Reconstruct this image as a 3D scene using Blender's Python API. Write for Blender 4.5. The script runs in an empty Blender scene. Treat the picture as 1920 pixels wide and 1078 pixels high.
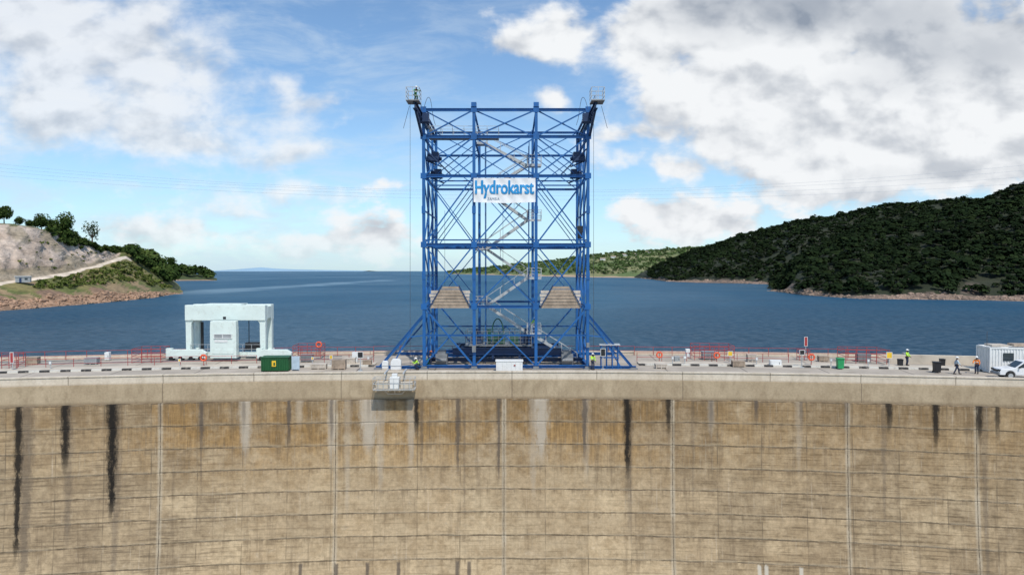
import bpy, math, random
import numpy as np
from mathutils import Vector, Matrix, noise as mnoise
random.seed(7); rng=np.random.default_rng(7)
S=bpy.context.scene; COL=S.collection
S.view_settings.view_transform='Standard'
try: S.view_settings.look='None'
except Exception: pass
S.view_settings.exposure=0
F=1280.0; CZ=10.5; PIT=math.atan(31/1280)
def W(px,py,Y):
    a=(px-960)/F; b=(539-py)/F
    dy=b*math.sin(PIT)+math.cos(PIT); dz=b*math.cos(PIT)-math.sin(PIT)
    t=Y/dy
    return (a*t,Y,CZ+dz*t)
def X(px,Y): return (px-960)*Y/F
RC=-186.0
def ARC(x,R): return RC+math.sqrt(R*R-x*x)
def arcx(px,R):
    x=X(px,70)
    for _ in range(20): x=X(px,ARC(x,R))
    return x
def arcpos(px,R,z=0.0):
    x=arcx(px,R); return Vector((x,ARC(x,R),z))
def arcang(px,R):
    p=arcpos(px,R); return math.atan2(p.x,p.y-RC)
# ---------------------------------------------------------------- node helper
class G:
    def __init__(s,tree): s.t=tree; s.n=tree.nodes; s.l=tree.links
    def new(s,ty,**k):
        n=s.n.new(ty)
        for a,b in k.items(): setattr(n,a,b)
        return n
    def put(s,sock,v):
        if isinstance(v,bpy.types.NodeSocket): s.l.new(v,sock)
        elif v is not None:
            try: sock.default_value=v
            except Exception:
                sock.default_value=tuple(v)+(1.0,) if len(v)==3 else v
    def m(s,op,a,b=None,c=None,clamp=False):
        n=s.new('ShaderNodeMath',operation=op,use_clamp=clamp)
        s.put(n.inputs[0],a)
        if b is not None: s.put(n.inputs[1],b)
        if c is not None: s.put(n.inputs[2],c)
        return n.outputs[0]
    def vm(s,op,a,b=None,out=0,scale=None):
        n=s.new('ShaderNodeVectorMath',operation=op)
        s.put(n.inputs[0],a)
        if b is not None: s.put(n.inputs[1],b)
        if scale is not None: s.put(n.inputs['Scale'],scale)
        return n.outputs[out]
    def sep(s,v):
        n=s.new('ShaderNodeSeparateXYZ'); s.put(n.inputs[0],v); return n.outputs
    def comb(s,x=0,y=0,z=0):
        n=s.new('ShaderNodeCombineXYZ'); s.put(n.inputs[0],x); s.put(n.inputs[1],y); s.put(n.inputs[2],z); return n.outputs[0]
    def noise(s,vec,scale=1,detail=4,rough=.5,dist=0,col=False):
        n=s.new('ShaderNodeTexNoise'); s.put(n.inputs['Vector'],vec); s.put(n.inputs['Scale'],scale)
        n.inputs['Detail'].default_value=detail; n.inputs['Roughness'].default_value=rough; n.inputs['Distortion'].default_value=dist
        return n.outputs[1 if col else 0]
    def mr(s,v,a,b,c=0.0,d=1.0,smooth=True):
        n=s.new('ShaderNodeMapRange',interpolation_type='SMOOTHSTEP' if smooth else 'LINEAR')
        s.put(n.inputs['Value'],v); s.put(n.inputs['From Min'],a); s.put(n.inputs['From Max'],b); s.put(n.inputs['To Min'],c); s.put(n.inputs['To Max'],d)
        return n.outputs[0]
    def mix(s,f,a,b,mode='MIX'):
        n=s.new('ShaderNodeMixRGB',blend_type=mode); s.put(n.inputs[0],f); s.put(n.inputs[1],a); s.put(n.inputs[2],b); return n.outputs[0]
    def white(s,v):
        n=s.new('ShaderNodeTexWhiteNoise',noise_dimensions='3D'); s.put(n.inputs['Vector'],v); return n.outputs[0]
def C3(c): return (c[0],c[1],c[2],1.0)
def newmat(name):
    m=bpy.data.materials.new(name); m.use_nodes=True
    g=G(m.node_tree); b=m.node_tree.nodes['Principled BSDF']
    return m,g,b
def mat(name,col,rough=.6,metal=0.0,var=.18,scale=1.5,dirt=None,dirtamt=.35,bump=0.0):
    m,g,b=newmat(name)
    tc=g.new('ShaderNodeTexCoord').outputs['Object']
    n=g.noise(tc,scale,6,.6)
    f=g.mr(n,.3,.7,1-var,1+var,False)
    c=g.mix(1.0,C3(col),g.comb(f,f,f),'MULTIPLY')
    if dirt is not None:
        n2=g.noise(tc,scale*2.7,8,.65)
        c=g.mix(g.mr(n2,.52,.7,0,dirtamt),c,C3(dirt))
    g.put(b.inputs['Base Color'],c)
    b.inputs['Roughness'].default_value=rough; b.inputs['Metallic'].default_value=metal
    if bump:
        bp=g.new('ShaderNodeBump'); bp.inputs['Strength'].default_value=bump; g.put(bp.inputs['Height'],n); g.put(b.inputs['Normal'],bp.outputs[0])
    return m
M={}
M['blue']=mat('blue_steel_paint',(0.007,0.100,0.32),.5,0,.22,.8,(0.03,0.08,0.16),.3)
M['navy']=mat('navy_steel_paint',(0.010,0.034,0.10),.5,0,.2,1,(0.05,0.05,0.06),.3)
M['galv']=mat('galvanised_steel',(0.44,0.46,0.47),.5,.1,.15,2)
M['dkgalv']=mat('weathered_steel',(0.22,0.23,0.24),.55,.2,.2,2)
M['white']=mat('white_paint',(0.72,0.73,0.72),.5,0,.06,1,(0.45,0.42,0.36),.25)
M['crane']=mat('pale_crane_paint',(0.66,0.75,0.71),.45,0,.06,.8,(0.4,0.4,0.34),.4)
M['wood']=mat('weathered_timber',(0.36,0.28,0.21),.8,0,.3,1.2,(0.15,0.11,0.08),.6)
M['wood2']=mat('pale_timber',(0.52,0.46,0.39),.8,0,.25,1.2,(0.3,0.25,0.2),.5)
M['red']=mat('red_rail_paint',(0.34,0.04,0.04),.5,0,.2,2,(0.25,0.12,0.08),.3)
M['orange']=mat('lifebuoy_orange',(0.75,0.10,0.03),.5)
M['green']=mat('green_paint',(0.008,0.085,0.024),.5,0,.15,1)
M['brightgreen']=mat('bright_green_plastic',(0.02,0.30,0.10),.5)
M['mgreen']=mat('machine_green_paint',(0.012,0.075,0.045),.5)
M['black']=mat('black_plastic',(0.014,0.014,0.016),.5)
M['yellow']=mat('yellow_paint',(0.75,0.48,0.03),.5)
M['glass']=mat('dark_window_glass',(0.03,0.045,0.055),.08,0,.1)
M['rubber']=mat('tyre_rubber',(0.02,0.02,0.02),.8)
M['carpaint']=mat('white_car_paint',(0.74,0.75,0.76),.25,0,.02)
M['skin']=mat('skin',(0.12,0.06,0.035),.6)
M['hivis']=mat('high_visibility_cloth',(0.42,0.75,0.04),.8)
M['hivor']=mat('orange_vest_cloth',(0.8,0.22,0.03),.8)
M['shirt']=mat('pale_blue_cloth',(0.4,0.5,0.58),.85)
M['navycloth']=mat('navy_cloth',(0.025,0.035,0.07),.85)
M['helmet']=mat('white_helmet',(0.8,0.8,0.78),.35)
M['boot']=mat('dark_leather',(0.03,0.022,0.018),.6)
M['signblue']=mat('sign_blue_print',(0.012,0.27,0.60),.6,0,.03)
M['signfaint']=mat('faded_grey_blue_print',(0.16,0.24,0.33),.6,0,.03)
M['grey']=mat('grey_board',(0.3,0.32,0.33),.6)
M['cable']=mat('dark_cable',(0.06,0.06,0.065),.6)
M['powerline']=mat('power_line_wire',(0.40,0.45,0.50),.6)
M['conc']=mat('light_concrete',(0.52,0.46,0.375),.85,0,.15,.5,(0.30,0.25,0.19),.5,.15)
M['trunk']=mat('tree_bark',(0.10,0.075,0.05),.9)
# ---------------------------------------------------------------- mesh builder
class MB:
    def __init__(s): s.v=[]; s.f=[]; s.mi=[]; s.cur=0
    def add(s,vs,fs):
        o=len(s.v); s.v+= [tuple(v) for v in vs]; s.f+=[tuple(i+o for i in f) for f in fs]; s.mi+=[s.cur]*len(fs); return s
    def box(s,c,d,rz=0):
        cx,cy,cz=c; hx,hy,hz=d[0]/2,d[1]/2,d[2]/2
        vs=[]
        for z in(-hz,hz):
            for (x,y) in((-hx,-hy),(hx,-hy),(hx,hy),(-hx,hy)):
                if rz: x,y=x*math.cos(rz)-y*math.sin(rz),x*math.sin(rz)+y*math.cos(rz)
                vs.append((cx+x,cy+y,cz+z))
        return s.add(vs,[(3,2,1,0),(4,5,6,7),(0,1,5,4),(1,2,6,5),(2,3,7,6),(3,0,4,7)])
    def beam(s,p,q,w,h=None):
        h=h or w; p=Vector(p); q=Vector(q); d=(q-p).normalized()
        sd=d.cross(Vector((0,0,1)))
        if sd.length<1e-3: sd=Vector((1,0,0))
        sd.normalize(); up=sd.cross(d).normalized()
        vs=[]
        for e in(p,q):
            for a,b in((-1,-1),(1,-1),(1,1),(-1,1)): vs.append(e+sd*a*w/2+up*b*h/2)
        return s.add(vs,[(3,2,1,0),(4,5,6,7),(0,1,5,4),(1,2,6,5),(2,3,7,6),(3,0,4,7)])
    def hsec(s,p,q,w,h=None,t=.05):
        h=h or w; p=Vector(p); q=Vector(q); d=(q-p).normalized()
        sd=d.cross(Vector((0,0,1)))
        if sd.length<1e-3: sd=Vector((1,0,0))
        sd.normalize(); up=sd.cross(d).normalized()
        a=w/2;b=h/2;k=t/2
        prof=[(-a,-b),(a,-b),(a,-b+t),(k,-b+t),(k,b-t),(a,b-t),(a,b),(-a,b),(-a,b-t),(-k,b-t),(-k,-b+t),(-a,-b+t)]
        vs=[e+sd*x+up*y for e in(p,q) for x,y in prof]; n=12
        fs=[(i,(i+1)%n,(i+1)%n+n,i+n) for i in range(n)]
        caps=[(0,1,2,11),(11,2,3,10),(10,3,4,9),(9,4,5,8),(8,5,6,7)]
        fs+=[tuple(reversed(c)) for c in caps]+[tuple(i+n for i in c) for c in caps]
        return s.add(vs,fs)
    def cyl(s,p,q,r,n=10,r2=None):
        r2=r if r2 is None else r2
        p=Vector(p); q=Vector(q); d=(q-p).normalized()
        sd=d.cross(Vector((0,0,1)))
        if sd.length<1e-3: sd=Vector((1,0,0))
        sd.normalize(); up=sd.cross(d)
        vs=[]
        for e,rr in((p,r),(q,r2)):
            for i in range(n):
                a=2*math.pi*i/n; vs.append(e+sd*math.cos(a)*rr+up*math.sin(a)*rr)
        fs=[(i,(i+1)%n,(i+1)%n+n,i+n) for i in range(n)]+[tuple(range(n-1,-1,-1)),tuple(range(n,2*n))]
        return s.add(vs,fs)
    def prism(s,poly,y0,y1,axis='y'):
        n=len(poly)
        if axis=='y': vs=[(a,y0,b) for a,b in poly]+[(a,y1,b) for a,b in poly]
        else: vs=[(y0,a,b) for a,b in poly]+[(y1,a,b) for a,b in poly]
        return s.add(vs,[tuple(range(n)),tuple(range(2*n-1,n-1,-1))]+[(i,i+n,(i+1)%n+n,(i+1)%n) for i in range(n)])
    def torus(s,c,R,r,axis='y',n=20,k=8):
        vs=[];fs=[]
        for i in range(n):
            a=2*math.pi*i/n
            for j in range(k):
                b=2*math.pi*j/k; rr=R+r*math.cos(b); h=r*math.sin(b)
                if axis=='y': vs.append((c[0]+rr*math.cos(a),c[1]+h,c[2]+rr*math.sin(a)))
                else: vs.append((c[0]+h,c[1]+rr*math.cos(a),c[2]+rr*math.sin(a)))
                fs.append((i*k+j,((i+1)%n)*k+j,((i+1)%n)*k+(j+1)%k,i*k+(j+1)%k))
        return s.add(vs,fs)
    def mesh(s,name,mats,bevel=0):
        me=bpy.data.meshes.new(name); me.from_pydata(s.v,[],s.f)
        if not isinstance(mats,(list,tuple)): mats=[mats]
        for m in mats: me.materials.append(m)
        me.polygons.foreach_set('material_index',s.mi)
        import bmesh
        bm=bmesh.new(); bm.from_mesh(me); bmesh.ops.recalc_face_normals(bm,faces=bm.faces)
        bm.to_mesh(me); bm.free()
        return me
def obj(name,me,parent=None,bevel=0,loc=None,label=None):
    o=bpy.data.objects.new(name,me); COL.objects.link(o)
    if parent: o.parent=parent
    if loc is not None: o.location=loc
    if bevel:
        b=o.modifiers.new('bevel','BEVEL'); b.width=bevel; b.segments=2; b.limit_method='ANGLE'
    if label: o['label']=label
    return o
def part(name,mb,m,parent,bevel=0,label=None):
    return obj(name,mb.mesh(name,m),parent,bevel,label=label)
def thing(name,label,cat,loc=(0,0,0),rz=0,group=None):
    e=bpy.data.objects.new(name,None); COL.objects.link(e); e.location=loc; e.rotation_euler=(0,0,rz); e.empty_display_size=.3
    e['label']=label; e['category']=cat
    if group: e['group']=group
    return e
def meshthing(name,mb,m,label,cat,loc=(0,0,0),rz=0,group=None,bevel=0):
    o=obj(name,mb.mesh(name,m),None,bevel,loc); o.rotation_euler=(0,0,rz); o['label']=label; o['category']=cat
    if group: o['group']=group
    return o
def copytree(root,loc,rz=None,scale=None,label=None):
    r=root.copy(); COL.objects.link(r); r.location=loc
    if rz is not None: r.rotation_euler=(0,0,rz)
    if scale: r.scale=(scale,)*3
    if label: r['label']=label
    def rec(a,b):
        for c in list(a.children):
            if c==b: continue
            n=c.copy(); COL.objects.link(n); n.parent=b; n.matrix_parent_inverse=c.matrix_parent_inverse.copy(); rec(c,n)
    rec(root,r)
    return r
# ---------------------------------------------------------------- camera
cam=bpy.data.cameras.new('camera'); co=bpy.data.objects.new('camera',cam); COL.objects.link(co)
co.location=(0,0,CZ); co.rotation_euler=(math.radians(90)-PIT,0,0); cam.sensor_width=36; cam.lens=24; cam.clip_end=100000; cam.clip_start=.5
S.camera=co
# ---------------------------------------------------------------- light
SE=math.radians(56); SA=math.radians(163)
sv=Vector((math.sin(SA)*math.cos(SE),math.cos(SA)*math.cos(SE),math.sin(SE)))
sl=bpy.data.lights.new('sun','SUN'); sl.energy=3.6; sl.angle=math.radians(.6); sl.color=(1,.945,.855)
so=bpy.data.objects.new('sun',sl); COL.objects.link(so); so.rotation_euler=sv.to_track_quat('Z','Y').to_euler(); so.location=(0,-20,80)
# ---------------------------------------------------------------- world
wd=bpy.data.worlds.new('World'); S.world=wd; wd.use_nodes=True; wt=wd.node_tree
for n in list(wt.nodes): wt.nodes.remove(n)
g=G(wt)
out=g.new('ShaderNodeOutputWorld')
sky=g.new('ShaderNodeTexSky',sky_type='NISHITA'); sky.sun_disc=False; sky.sun_elevation=SE; sky.sun_rotation=SA; sky.altitude=500; sky.air_density=1.0; sky.dust_density=.6; sky.ozone_density=2.0
d=g.new('ShaderNodeTexCoord').outputs['Generated']
dx,dy,dz=g.sep(d)
yy=g.m('MAXIMUM',g.m('ABSOLUTE',dy),.2)
u=g.m('MULTIPLY',g.m('DIVIDE',dx,yy),12.8); v=g.m('MULTIPLY',g.m('DIVIDE',dz,yy),12.8)
P=g.comb(u,v,0)
ELL=[
(1045,70,150,64,1.1),(955,100,75,32,.6),(582,190,80,36,1.0),(1030,190,52,36,.9),
(1215,80,80,90,.75),(1330,15,180,60,.8),(1480,190,380,175,1.1),(1750,90,330,190,1.1),(1480,20,320,80,1.0),(1890,230,180,170,1.0),(1230,215,70,70,.55),(1740,265,190,95,1.05),(1540,320,80,48,1.0),(1265,325,60,26,.85),(1420,110,200,110,.6),
(60,175,250,125,.9),(180,50,240,115,.95),(375,150,140,66,.85),(320,235,140,64,.8),(150,225,170,70,.7),(30,20,160,90,.75),(540,150,45,24,.8),(265,100,150,80,.5),(470,230,110,34,.5),(350,270,140,30,.5),
(345,446,150,34,1.0),(560,460,90,30,.95),(690,458,130,44,.9),(540,362,230,34,.8),(705,430,80,30,.7),(440,295,190,44,.7),(575,278,80,26,.7),(250,430,130,28,.65),(640,405,110,20,.6),(430,400,160,22,.5),(250,350,140,24,.45),
(1330,405,200,50,.9),(1570,352,210,52,.95),(1290,435,160,40,.85),(1870,310,140,64,.9),(1160,255,100,22,.65),(760,345,90,28,.55),(1420,275,130,56,.7),(1150,300,120,26,.5),(600,235,120,22,.45),(1200,390,90,26,.55)]
HOLES=[(1560,130,50,24,.55)]
wn=g.noise(P,1.1,3,.5,0,True)
Pw=g.vm('ADD',P,g.vm('SCALE',g.vm('SUBTRACT',wn,(.5,.5,.5)),scale=.7))
tot=None; ver=None
for cx,cy,rx,ry,w in ELL+[(a,b,c,dd,-e) for a,b,c,dd,e in HOLES]:
    q=g.vm('MULTIPLY',g.vm('SUBTRACT',Pw,((cx-960)/100,(508-cy)/100,0)),(100/rx,100/ry,0))
    L=g.vm('LENGTH',q,out=1)
    t=g.mr(L,0,1.35,w,0)
    tot=t if tot is None else g.m('ADD',tot,t)
    if w>0:
        qy=g.sep(q)[1]; ver=g.m('MULTIPLY',t,qy) if ver is None else g.m('MULTIPLY_ADD',t,qy,ver)
tot=g.m('MINIMUM',tot,1.25)
PS=g.vm('MULTIPLY',P,(1,1.4,1))
n0=g.noise(PS,1.0,10,.57,.15)
n0b=g.noise(g.vm('MULTIPLY',P,(1,2.2,1)),2.6,7,.55,.1)
n0=g.m('ADD',n0,g.m('MULTIPLY',g.m('SUBTRACT',n0b,.5),g.mr(v,.3,2.6,.7,.10)))
D0=g.m('ADD',g.m('SUBTRACT',tot,.42),g.m('MULTIPLY',g.m('SUBTRACT',n0,.5),2.1))
na=g.noise(PS,1.0,4,.5,.15); nb=g.noise(g.vm('ADD',PS,(.12,.46,0)),1.0,4,.5,.15)
lft=g.mr(u,-2.4,-4.2)
alpha=g.m('MULTIPLY',g.mr(D0,g.m('MULTIPLY_ADD',lft,-.16,-.16),g.m('MULTIPLY_ADD',lft,.22,.52),0,1),g.mr(dy,0,.15,.5,1))
alpha=g.m('MULTIPLY',alpha,g.mr(lft,0,1,1,.84))
DK=[(1420,28,270,62,.72),(1800,90,240,85,.68),(1640,170,150,36,.22),(1620,5,330,60,.5),(1700,335,200,24,.18),(1040,122,110,18,.2),(1300,260,140,24,.12),(120,230,200,30,.1)]
dk=None
for cx,cy,rx,ry,w in DK:
    q=g.vm('MULTIPLY',g.vm('SUBTRACT',Pw,((cx-960)/100,(508-cy)/100,0)),(100/rx,100/ry,0))
    t=g.mr(g.vm('LENGTH',q,out=1),.1,1.25,w,0); dk=t if dk is None else g.m('ADD',dk,t)
dn=g.m('MULTIPLY',dk,g.mr(na,.3,.62,.55,1.0))
sh=g.m('ADD',g.m('MULTIPLY',g.m('SUBTRACT',na,nb),2.1),.78)
sh=g.m('ADD',sh,g.m('MULTIPLY',ver,.15))
sh=g.m('SUBTRACT',g.mr(sh,.15,1.0,.48,1.0),g.m('MULTIPLY',dn,.85))
sh=g.m('ADD',sh,g.m('MULTIPLY',g.m('SUBTRACT',n0,.5),.3))
ccol=g.mix(g.m('MAXIMUM',g.m('MINIMUM',sh,1.0),0.0),(.29,.34,.42,1),(.91,.93,.95,1))
wn=g.noise(g.vm('MULTIPLY',P,(.45,1.5,1)),1.0,9,.64,.5)
veil=g.m('MULTIPLY',g.mr(wn,.40,.70,.04,g.m('MULTIPLY_ADD',g.mr(u,.5,-4),.25,.36)),g.mr(g.m('ABSOLUTE',dz),.0,.5,1,.55))
hz=g.m('MULTIPLY',g.m('POWER',2.718,g.m('MULTIPLY',g.m('ABSOLUTE',dz),-11.0)),.55)
skc=g.mix(1.0,sky.outputs[0],(.90,1.08,1.16,1),'MULTIPLY')
bg1=g.new('ShaderNodeBackground'); g.put(bg1.inputs[0],skc); bg1.inputs[1].default_value=.14
bgh=g.new('ShaderNodeBackground'); bgh.inputs[0].default_value=(.50,.70,.87,1); bgh.inputs[1].default_value=1
bgv=g.new('ShaderNodeBackground'); bgv.inputs[0].default_value=(.68,.79,.89,1)
bg2=g.new('ShaderNodeBackground'); g.put(bg2.inputs[0],ccol); bg2.inputs[1].default_value=1
def ms(f,a,b):
    n=g.new('ShaderNodeMixShader'); g.put(n.inputs[0],f); g.l.new(a,n.inputs[1]); g.l.new(b,n.inputs[2]); return n.outputs[0]
s1=ms(veil,bg1.outputs[0],bgv.outputs[0]); s3=ms(hz,s1,bgh.outputs[0]); s2=ms(g.m('MULTIPLY',alpha,g.mr(g.m('ABSOLUTE',dz),0,.06,.35,1)),s3,bg2.outputs[0])
g.l.new(s2,out.inputs[0])
# ---------------------------------------------------------------- dam wall
def arcsheet(name,profile,mats,a0=-.52,a1=.52,n=220,uv=True,close=False,mi=None):
    vs=[];fs=[];uvs=[];m=len(profile)
    for i in range(n+1):
        a=a0+(a1-a0)*i/n
        for R,z in profile: vs.append((R*math.sin(a),RC+R*math.cos(a),z))
    mis=[]
    segs=m if close else m-1
    for i in range(n):
        for k in range(segs):
            k2=(k+1)%m
            fs.append((i*m+k,(i+1)*m+k,(i+1)*m+k2,i*m+k2)); mis.append(mi[k] if mi else 0)
            a=a0+(a1-a0)*i/n; b=a0+(a1-a0)*(i+1)/n
            uvs+= [(a*252,profile[k][1]),(b*252,profile[k][1]),(b*252,profile[k2][1]),(a*252,profile[k2][1])]
    if close:
        fs.append(tuple(range(m))); mis.append(0); uvs+=[(a0*252,p[1]) for p in profile]
        fs.append(tuple(n*m+k for k in reversed(range(m)))); mis.append(0); uvs+=[(a1*252,p[1]) for p in reversed(profile)]
    me=bpy.data.meshes.new(name); me.from_pydata(vs,[],fs)
    ul=me.uv_layers.new(name='UVMap'); ul.data.foreach_set('uv',np.array(uvs,dtype=float).ravel())
    for mm in (mats if isinstance(mats,(list,tuple)) else [mats]): me.materials.append(mm)
    me.polygons.foreach_set('material_index',mis)
    import bmesh
    bm=bmesh.new(); bm.from_mesh(me); bmesh.ops.recalc_face_normals(bm,faces=bm.faces); bm.to_mesh(me); bm.free()
    return me
def U(px): return arcang(px,251.9)*252
m,g,b=newmat('weathered_dam_concrete'); M['dam']=m
uvn=g.new('ShaderNodeUVMap'); uvn.uv_map='UVMap'; uu,vv,_=g.sep(uvn.outputs[0])
vec=g.comb(uu,vv,0)
big=g.noise(vec,.09,6,.6); mid=g.noise(vec,.5,9,.66); fine=g.noise(vec,2.4,9,.68)
drip=g.noise(g.comb(g.m('MULTIPLY',uu,1.4),g.m('MULTIPLY',vv,.09),3),1,9,.68)
drip2=g.noise(g.comb(g.m('MULTIPLY',uu,4.5),g.m('MULTIPLY',vv,.22),9),1,7,.66)
hor=g.noise(g.comb(g.m('MULTIPLY',uu,.2),g.m('MULTIPLY',vv,4.2),5),1,9,.7)
blot=g.noise(g.comb(uu,g.m('MULTIPLY',vv,1.3),7),.85,9,.7,.4)
col=g.mix(g.mr(big,.35,.65),(.53,.405,.255,1),(.44,.325,.20,1))
col=g.mix(g.mr(mid,.42,.66,0,.6),col,(.31,.215,.12,1))
col=g.mix(g.mr(blot,.54,.70,0,.5),col,(.20,.14,.08,1))
col=g.mix(g.mr(blot,.44,.30,0,.45),col,(.57,.46,.33,1))
rt=g.mr(uu,8,26)
col=g.mix(g.m('MULTIPLY',rt,g.mr(mid,.35,.6,.15,.7)),col,(.31,.225,.135,1))
col=g.mix(g.m('MULTIPLY',g.m('MULTIPLY',rt,g.mr(hor,.48,.62,0,.75)),g.mr(mid,.4,.6,.35,1)),col,(.14,.10,.06,1))
col=g.mix(g.m('MULTIPLY',g.mr(hor,.5,.64,0,.45),g.mr(vv,-6,-16,.25,1)),col,(.20,.145,.085,1))
col=g.mix(g.m('MULTIPLY',g.mr(uu,-20,-34),g.mr(hor,.49,.61,0,.6)),col,(.13,.095,.06,1))
col=g.mix(g.m('MULTIPLY',g.mr(uu,-24,-34,0,.5),g.mr(mid,.4,.6,.3,1)),col,(.26,.195,.125,1))
# rusty staining in the upper lifts
pan=g.white(g.comb(g.m('FLOOR',g.m('DIVIDE',g.m('ADD',uu,.9),4.12)),g.m('FLOOR',g.m('DIVIDE',g.m('ADD',vv,1.95),2.15)),0))
soft=g.noise(vec,.22,5,.6)
ors=g.m('MULTIPLY',g.mr(vv,-11.5,-4.0),g.m('MULTIPLY',g.mr(uu,-39,-30,.35,1),g.mr(uu,28,8,.4,1)))
orf=g.m('MULTIPLY',ors,g.mr(g.m('ADD',g.m('MULTIPLY',g.m('ADD',mid,soft),.5),g.m('MULTIPLY',pan,.12)),.42,.64,.1,.92))
col=g.mix(orf,col,g.mix(g.mr(drip2,.36,.64),(.37,.22,.085,1),(.19,.11,.04,1)))
ors2=g.m('MULTIPLY',g.mr(vv,-5.8,-2.6),g.mr(drip,.38,.62,.1,.8))
col=g.mix(g.m('MULTIPLY',ors2,g.mr(big,.35,.6,.4,.9)),col,(.22,.14,.065,1))
col=g.mix(1,col,g.mix(pan,(.89,.89,.89,1),(1.10,1.10,1.09,1)),'MULTIPLY')
col=g.mix(g.mr(drip,.53,.70,0,.5),col,(.155,.11,.07,1))
col=g.mix(g.mr(drip2,.58,.72,0,.4),col,(.60,.50,.38,1))
col=g.mix(g.mr(drip2,.42,.29,0,.4),col,(.17,.12,.075,1))
f=g.mr(fine,.25,.75,.72,1.28,False); col=g.mix(1,col,g.comb(f,f,f),'MULTIPLY')
# lift joints
wob=g.m('MULTIPLY',g.m('SUBTRACT',g.noise(vec,.22,7,.62),.5),.32)
fr=g.m('FRACT',g.m('DIVIDE',g.m('ADD',g.m('ADD',vv,1.95),wob),2.15))
dj=g.m('MULTIPLY',g.m('MINIMUM',fr,g.m('SUBTRACT',1,fr)),2.15)
jb=g.noise(vec,.55,7,.7)
jl=g.m('MULTIPLY',g.mr(g.m('ADD',dj,g.m('MULTIPLY',g.m('SUBTRACT',fine,.5),.08)),.015,.11,1,0),g.mr(jb,.36,.56,.3,1))
col=g.mix(g.m('MULTIPLY',jl,.75),col,(.07,.05,.033,1))
jl2=g.m('MULTIPLY',g.mr(fr,1,.70,1,0),g.mr(drip,.45,.6,0,.6)); col=g.mix(jl2,col,(.17,.12,.07,1))
jl3=g.m('MULTIPLY',g.mr(fr,.0,.15,1,0),g.mr(mid,.42,.6,.05,.5)); col=g.mix(jl3,col,(.54,.44,.31,1))
fu=g.m('FRACT',g.m('DIVIDE',g.m('ADD',uu,.9),4.12)); du=g.m('MULTIPLY',g.m('MINIMUM',fu,g.m('SUBTRACT',1,fu)),4.12)
col=g.mix(g.m('MULTIPLY',g.mr(du,.02,.08,1,0),g.mr(g.noise(vec,.6,4,.6),.42,.60,.05,.6)),col,(.13,.10,.065,1))
vj=None
wj=g.m('MULTIPLY',g.m('SUBTRACT',g.noise(g.comb(0,vv,0),.8,6,.75),.5),.20)
for px in (-330,-20,298,628,945,1262,1592,1835,2160):
    t=g.m('ABSOLUTE',g.m('ADD',g.m('SUBTRACT',uu,U(px)),wj)); vj=t if vj is None else g.m('MINIMUM',vj,t)
col=g.mix(g.m('MULTIPLY',g.mr(vj,.1,.32,.85,0),g.mr(mid,.35,.6,1,.4)),col,(.50,.42,.31,1))
col=g.mix(g.m('MULTIPLY',g.mr(vj,.015,.08,1,0),g.mr(fine,.4,.6,.45,.9)),col,(.10,.08,.055,1))
edge=g.m('MULTIPLY',g.m('SUBTRACT',g.noise(g.comb(g.m('MULTIPLY',uu,2.4),g.m('MULTIPLY',vv,.8),1),1,9,.8),.5),1.6)
def streak(px,yend,w,amt,c,col):
    ve=W(px,yend,65)[2]; hw=w/F*65/2*1.25
    d=g.m('ADD',g.m('ABSOLUTE',g.m('SUBTRACT',uu,U(px))),g.m('MULTIPLY',edge,w*.05+.15))
    d=g.m('DIVIDE',d,g.mr(vv,ve-.5,-3.5,.45,1.0,False))
    a=g.mr(d,hw*.3,hw*1.45,amt,0)
    l=g.mr(g.m('ADD',vv,g.m('MULTIPLY',edge,2.0)),ve-1.2,ve+1.8)
    return g.mix(g.m('MULTIPLY',a,l),col,c)
LG=(.47,.41,.33,1); BK=(.018,.015,.012,1); GR=(.10,.08,.065,1)
for px,ye,w,a in ((458,850,18,.75),(690,850,28,.8),(1015,865,22,.8),(620,870,12,.6),(770,880,14,.5),(1335,810,10,.5),(560,800,10,.4),(712,920,14,.4),(1000,930,14,.35),(650,960,12,.3),(1100,900,12,.3),(1500,880,10,.3)):
    col=streak(px,ye,w,a,LG,col)
for px,ye,w,a in ((858,890,8,.8),(935,900,6,.8),(540,835,7,.85),(375,830,8,.75),(1097,860,9,.8),(1335,800,7,.6),(1505,800,7,.5),(1590,800,8,.5),(455,800,6,.5),(620,830,6,.6),(1420,790,6,.85),(297,800,6,.5),(690,790,5,.3),(790,900,6,.4),(45,1060,22,.55),(215,1060,16,.4),(125,1000,16,.4),(1180,1000,12,.35),(1660,960,8,.35),(870,960,5,.3),(375,900,5,.4),(1850,1060,10,.4),(1300,960,6,.25)):
    col=streak(px,ye,w,a,GR,col)
for px,ye,w,a in ((30,1015,12,.95),(118,868,13,.97),(207,955,16,1),(780,822,8,.95),(1177,895,12,.97),(1255,815,9,.9),(1670,800,9,.92),(1758,826,10,.95),(1840,812,9,.9),(1875,805,7,.8),(1950,830,12,.9),(-80,900,14,.9),(-200,860,12,.9)):
    col=streak(px,ye,w,a,BK,col)
for px in (565,632,748,858,880,690,1435,1500,1422):
    d=g.m('ABSOLUTE',g.m('SUBTRACT',uu,U(px))); ve=W(px,1048,65)[2]
    a=g.m('MULTIPLY',g.mr(g.m('ADD',d,g.m('MULTIPLY',edge,.2)),.08,.26,.8,0),g.mr(g.m('ADD',vv,g.m('MULTIPLY',edge,.7)),ve+.15,ve-.1))
    col=g.mix(a,col,GR if px<1400 else (.6,.55,.46,1))
g.put(b.inputs['Base Color'],col); b.inputs['Roughness'].default_value=.92
b.inputs['Specular IOR Level'].default_value=.25
bp=g.new('ShaderNodeBump'); bp.inputs['Strength'].default_value=.45; bp.inputs['Distance'].default_value=.08
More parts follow.
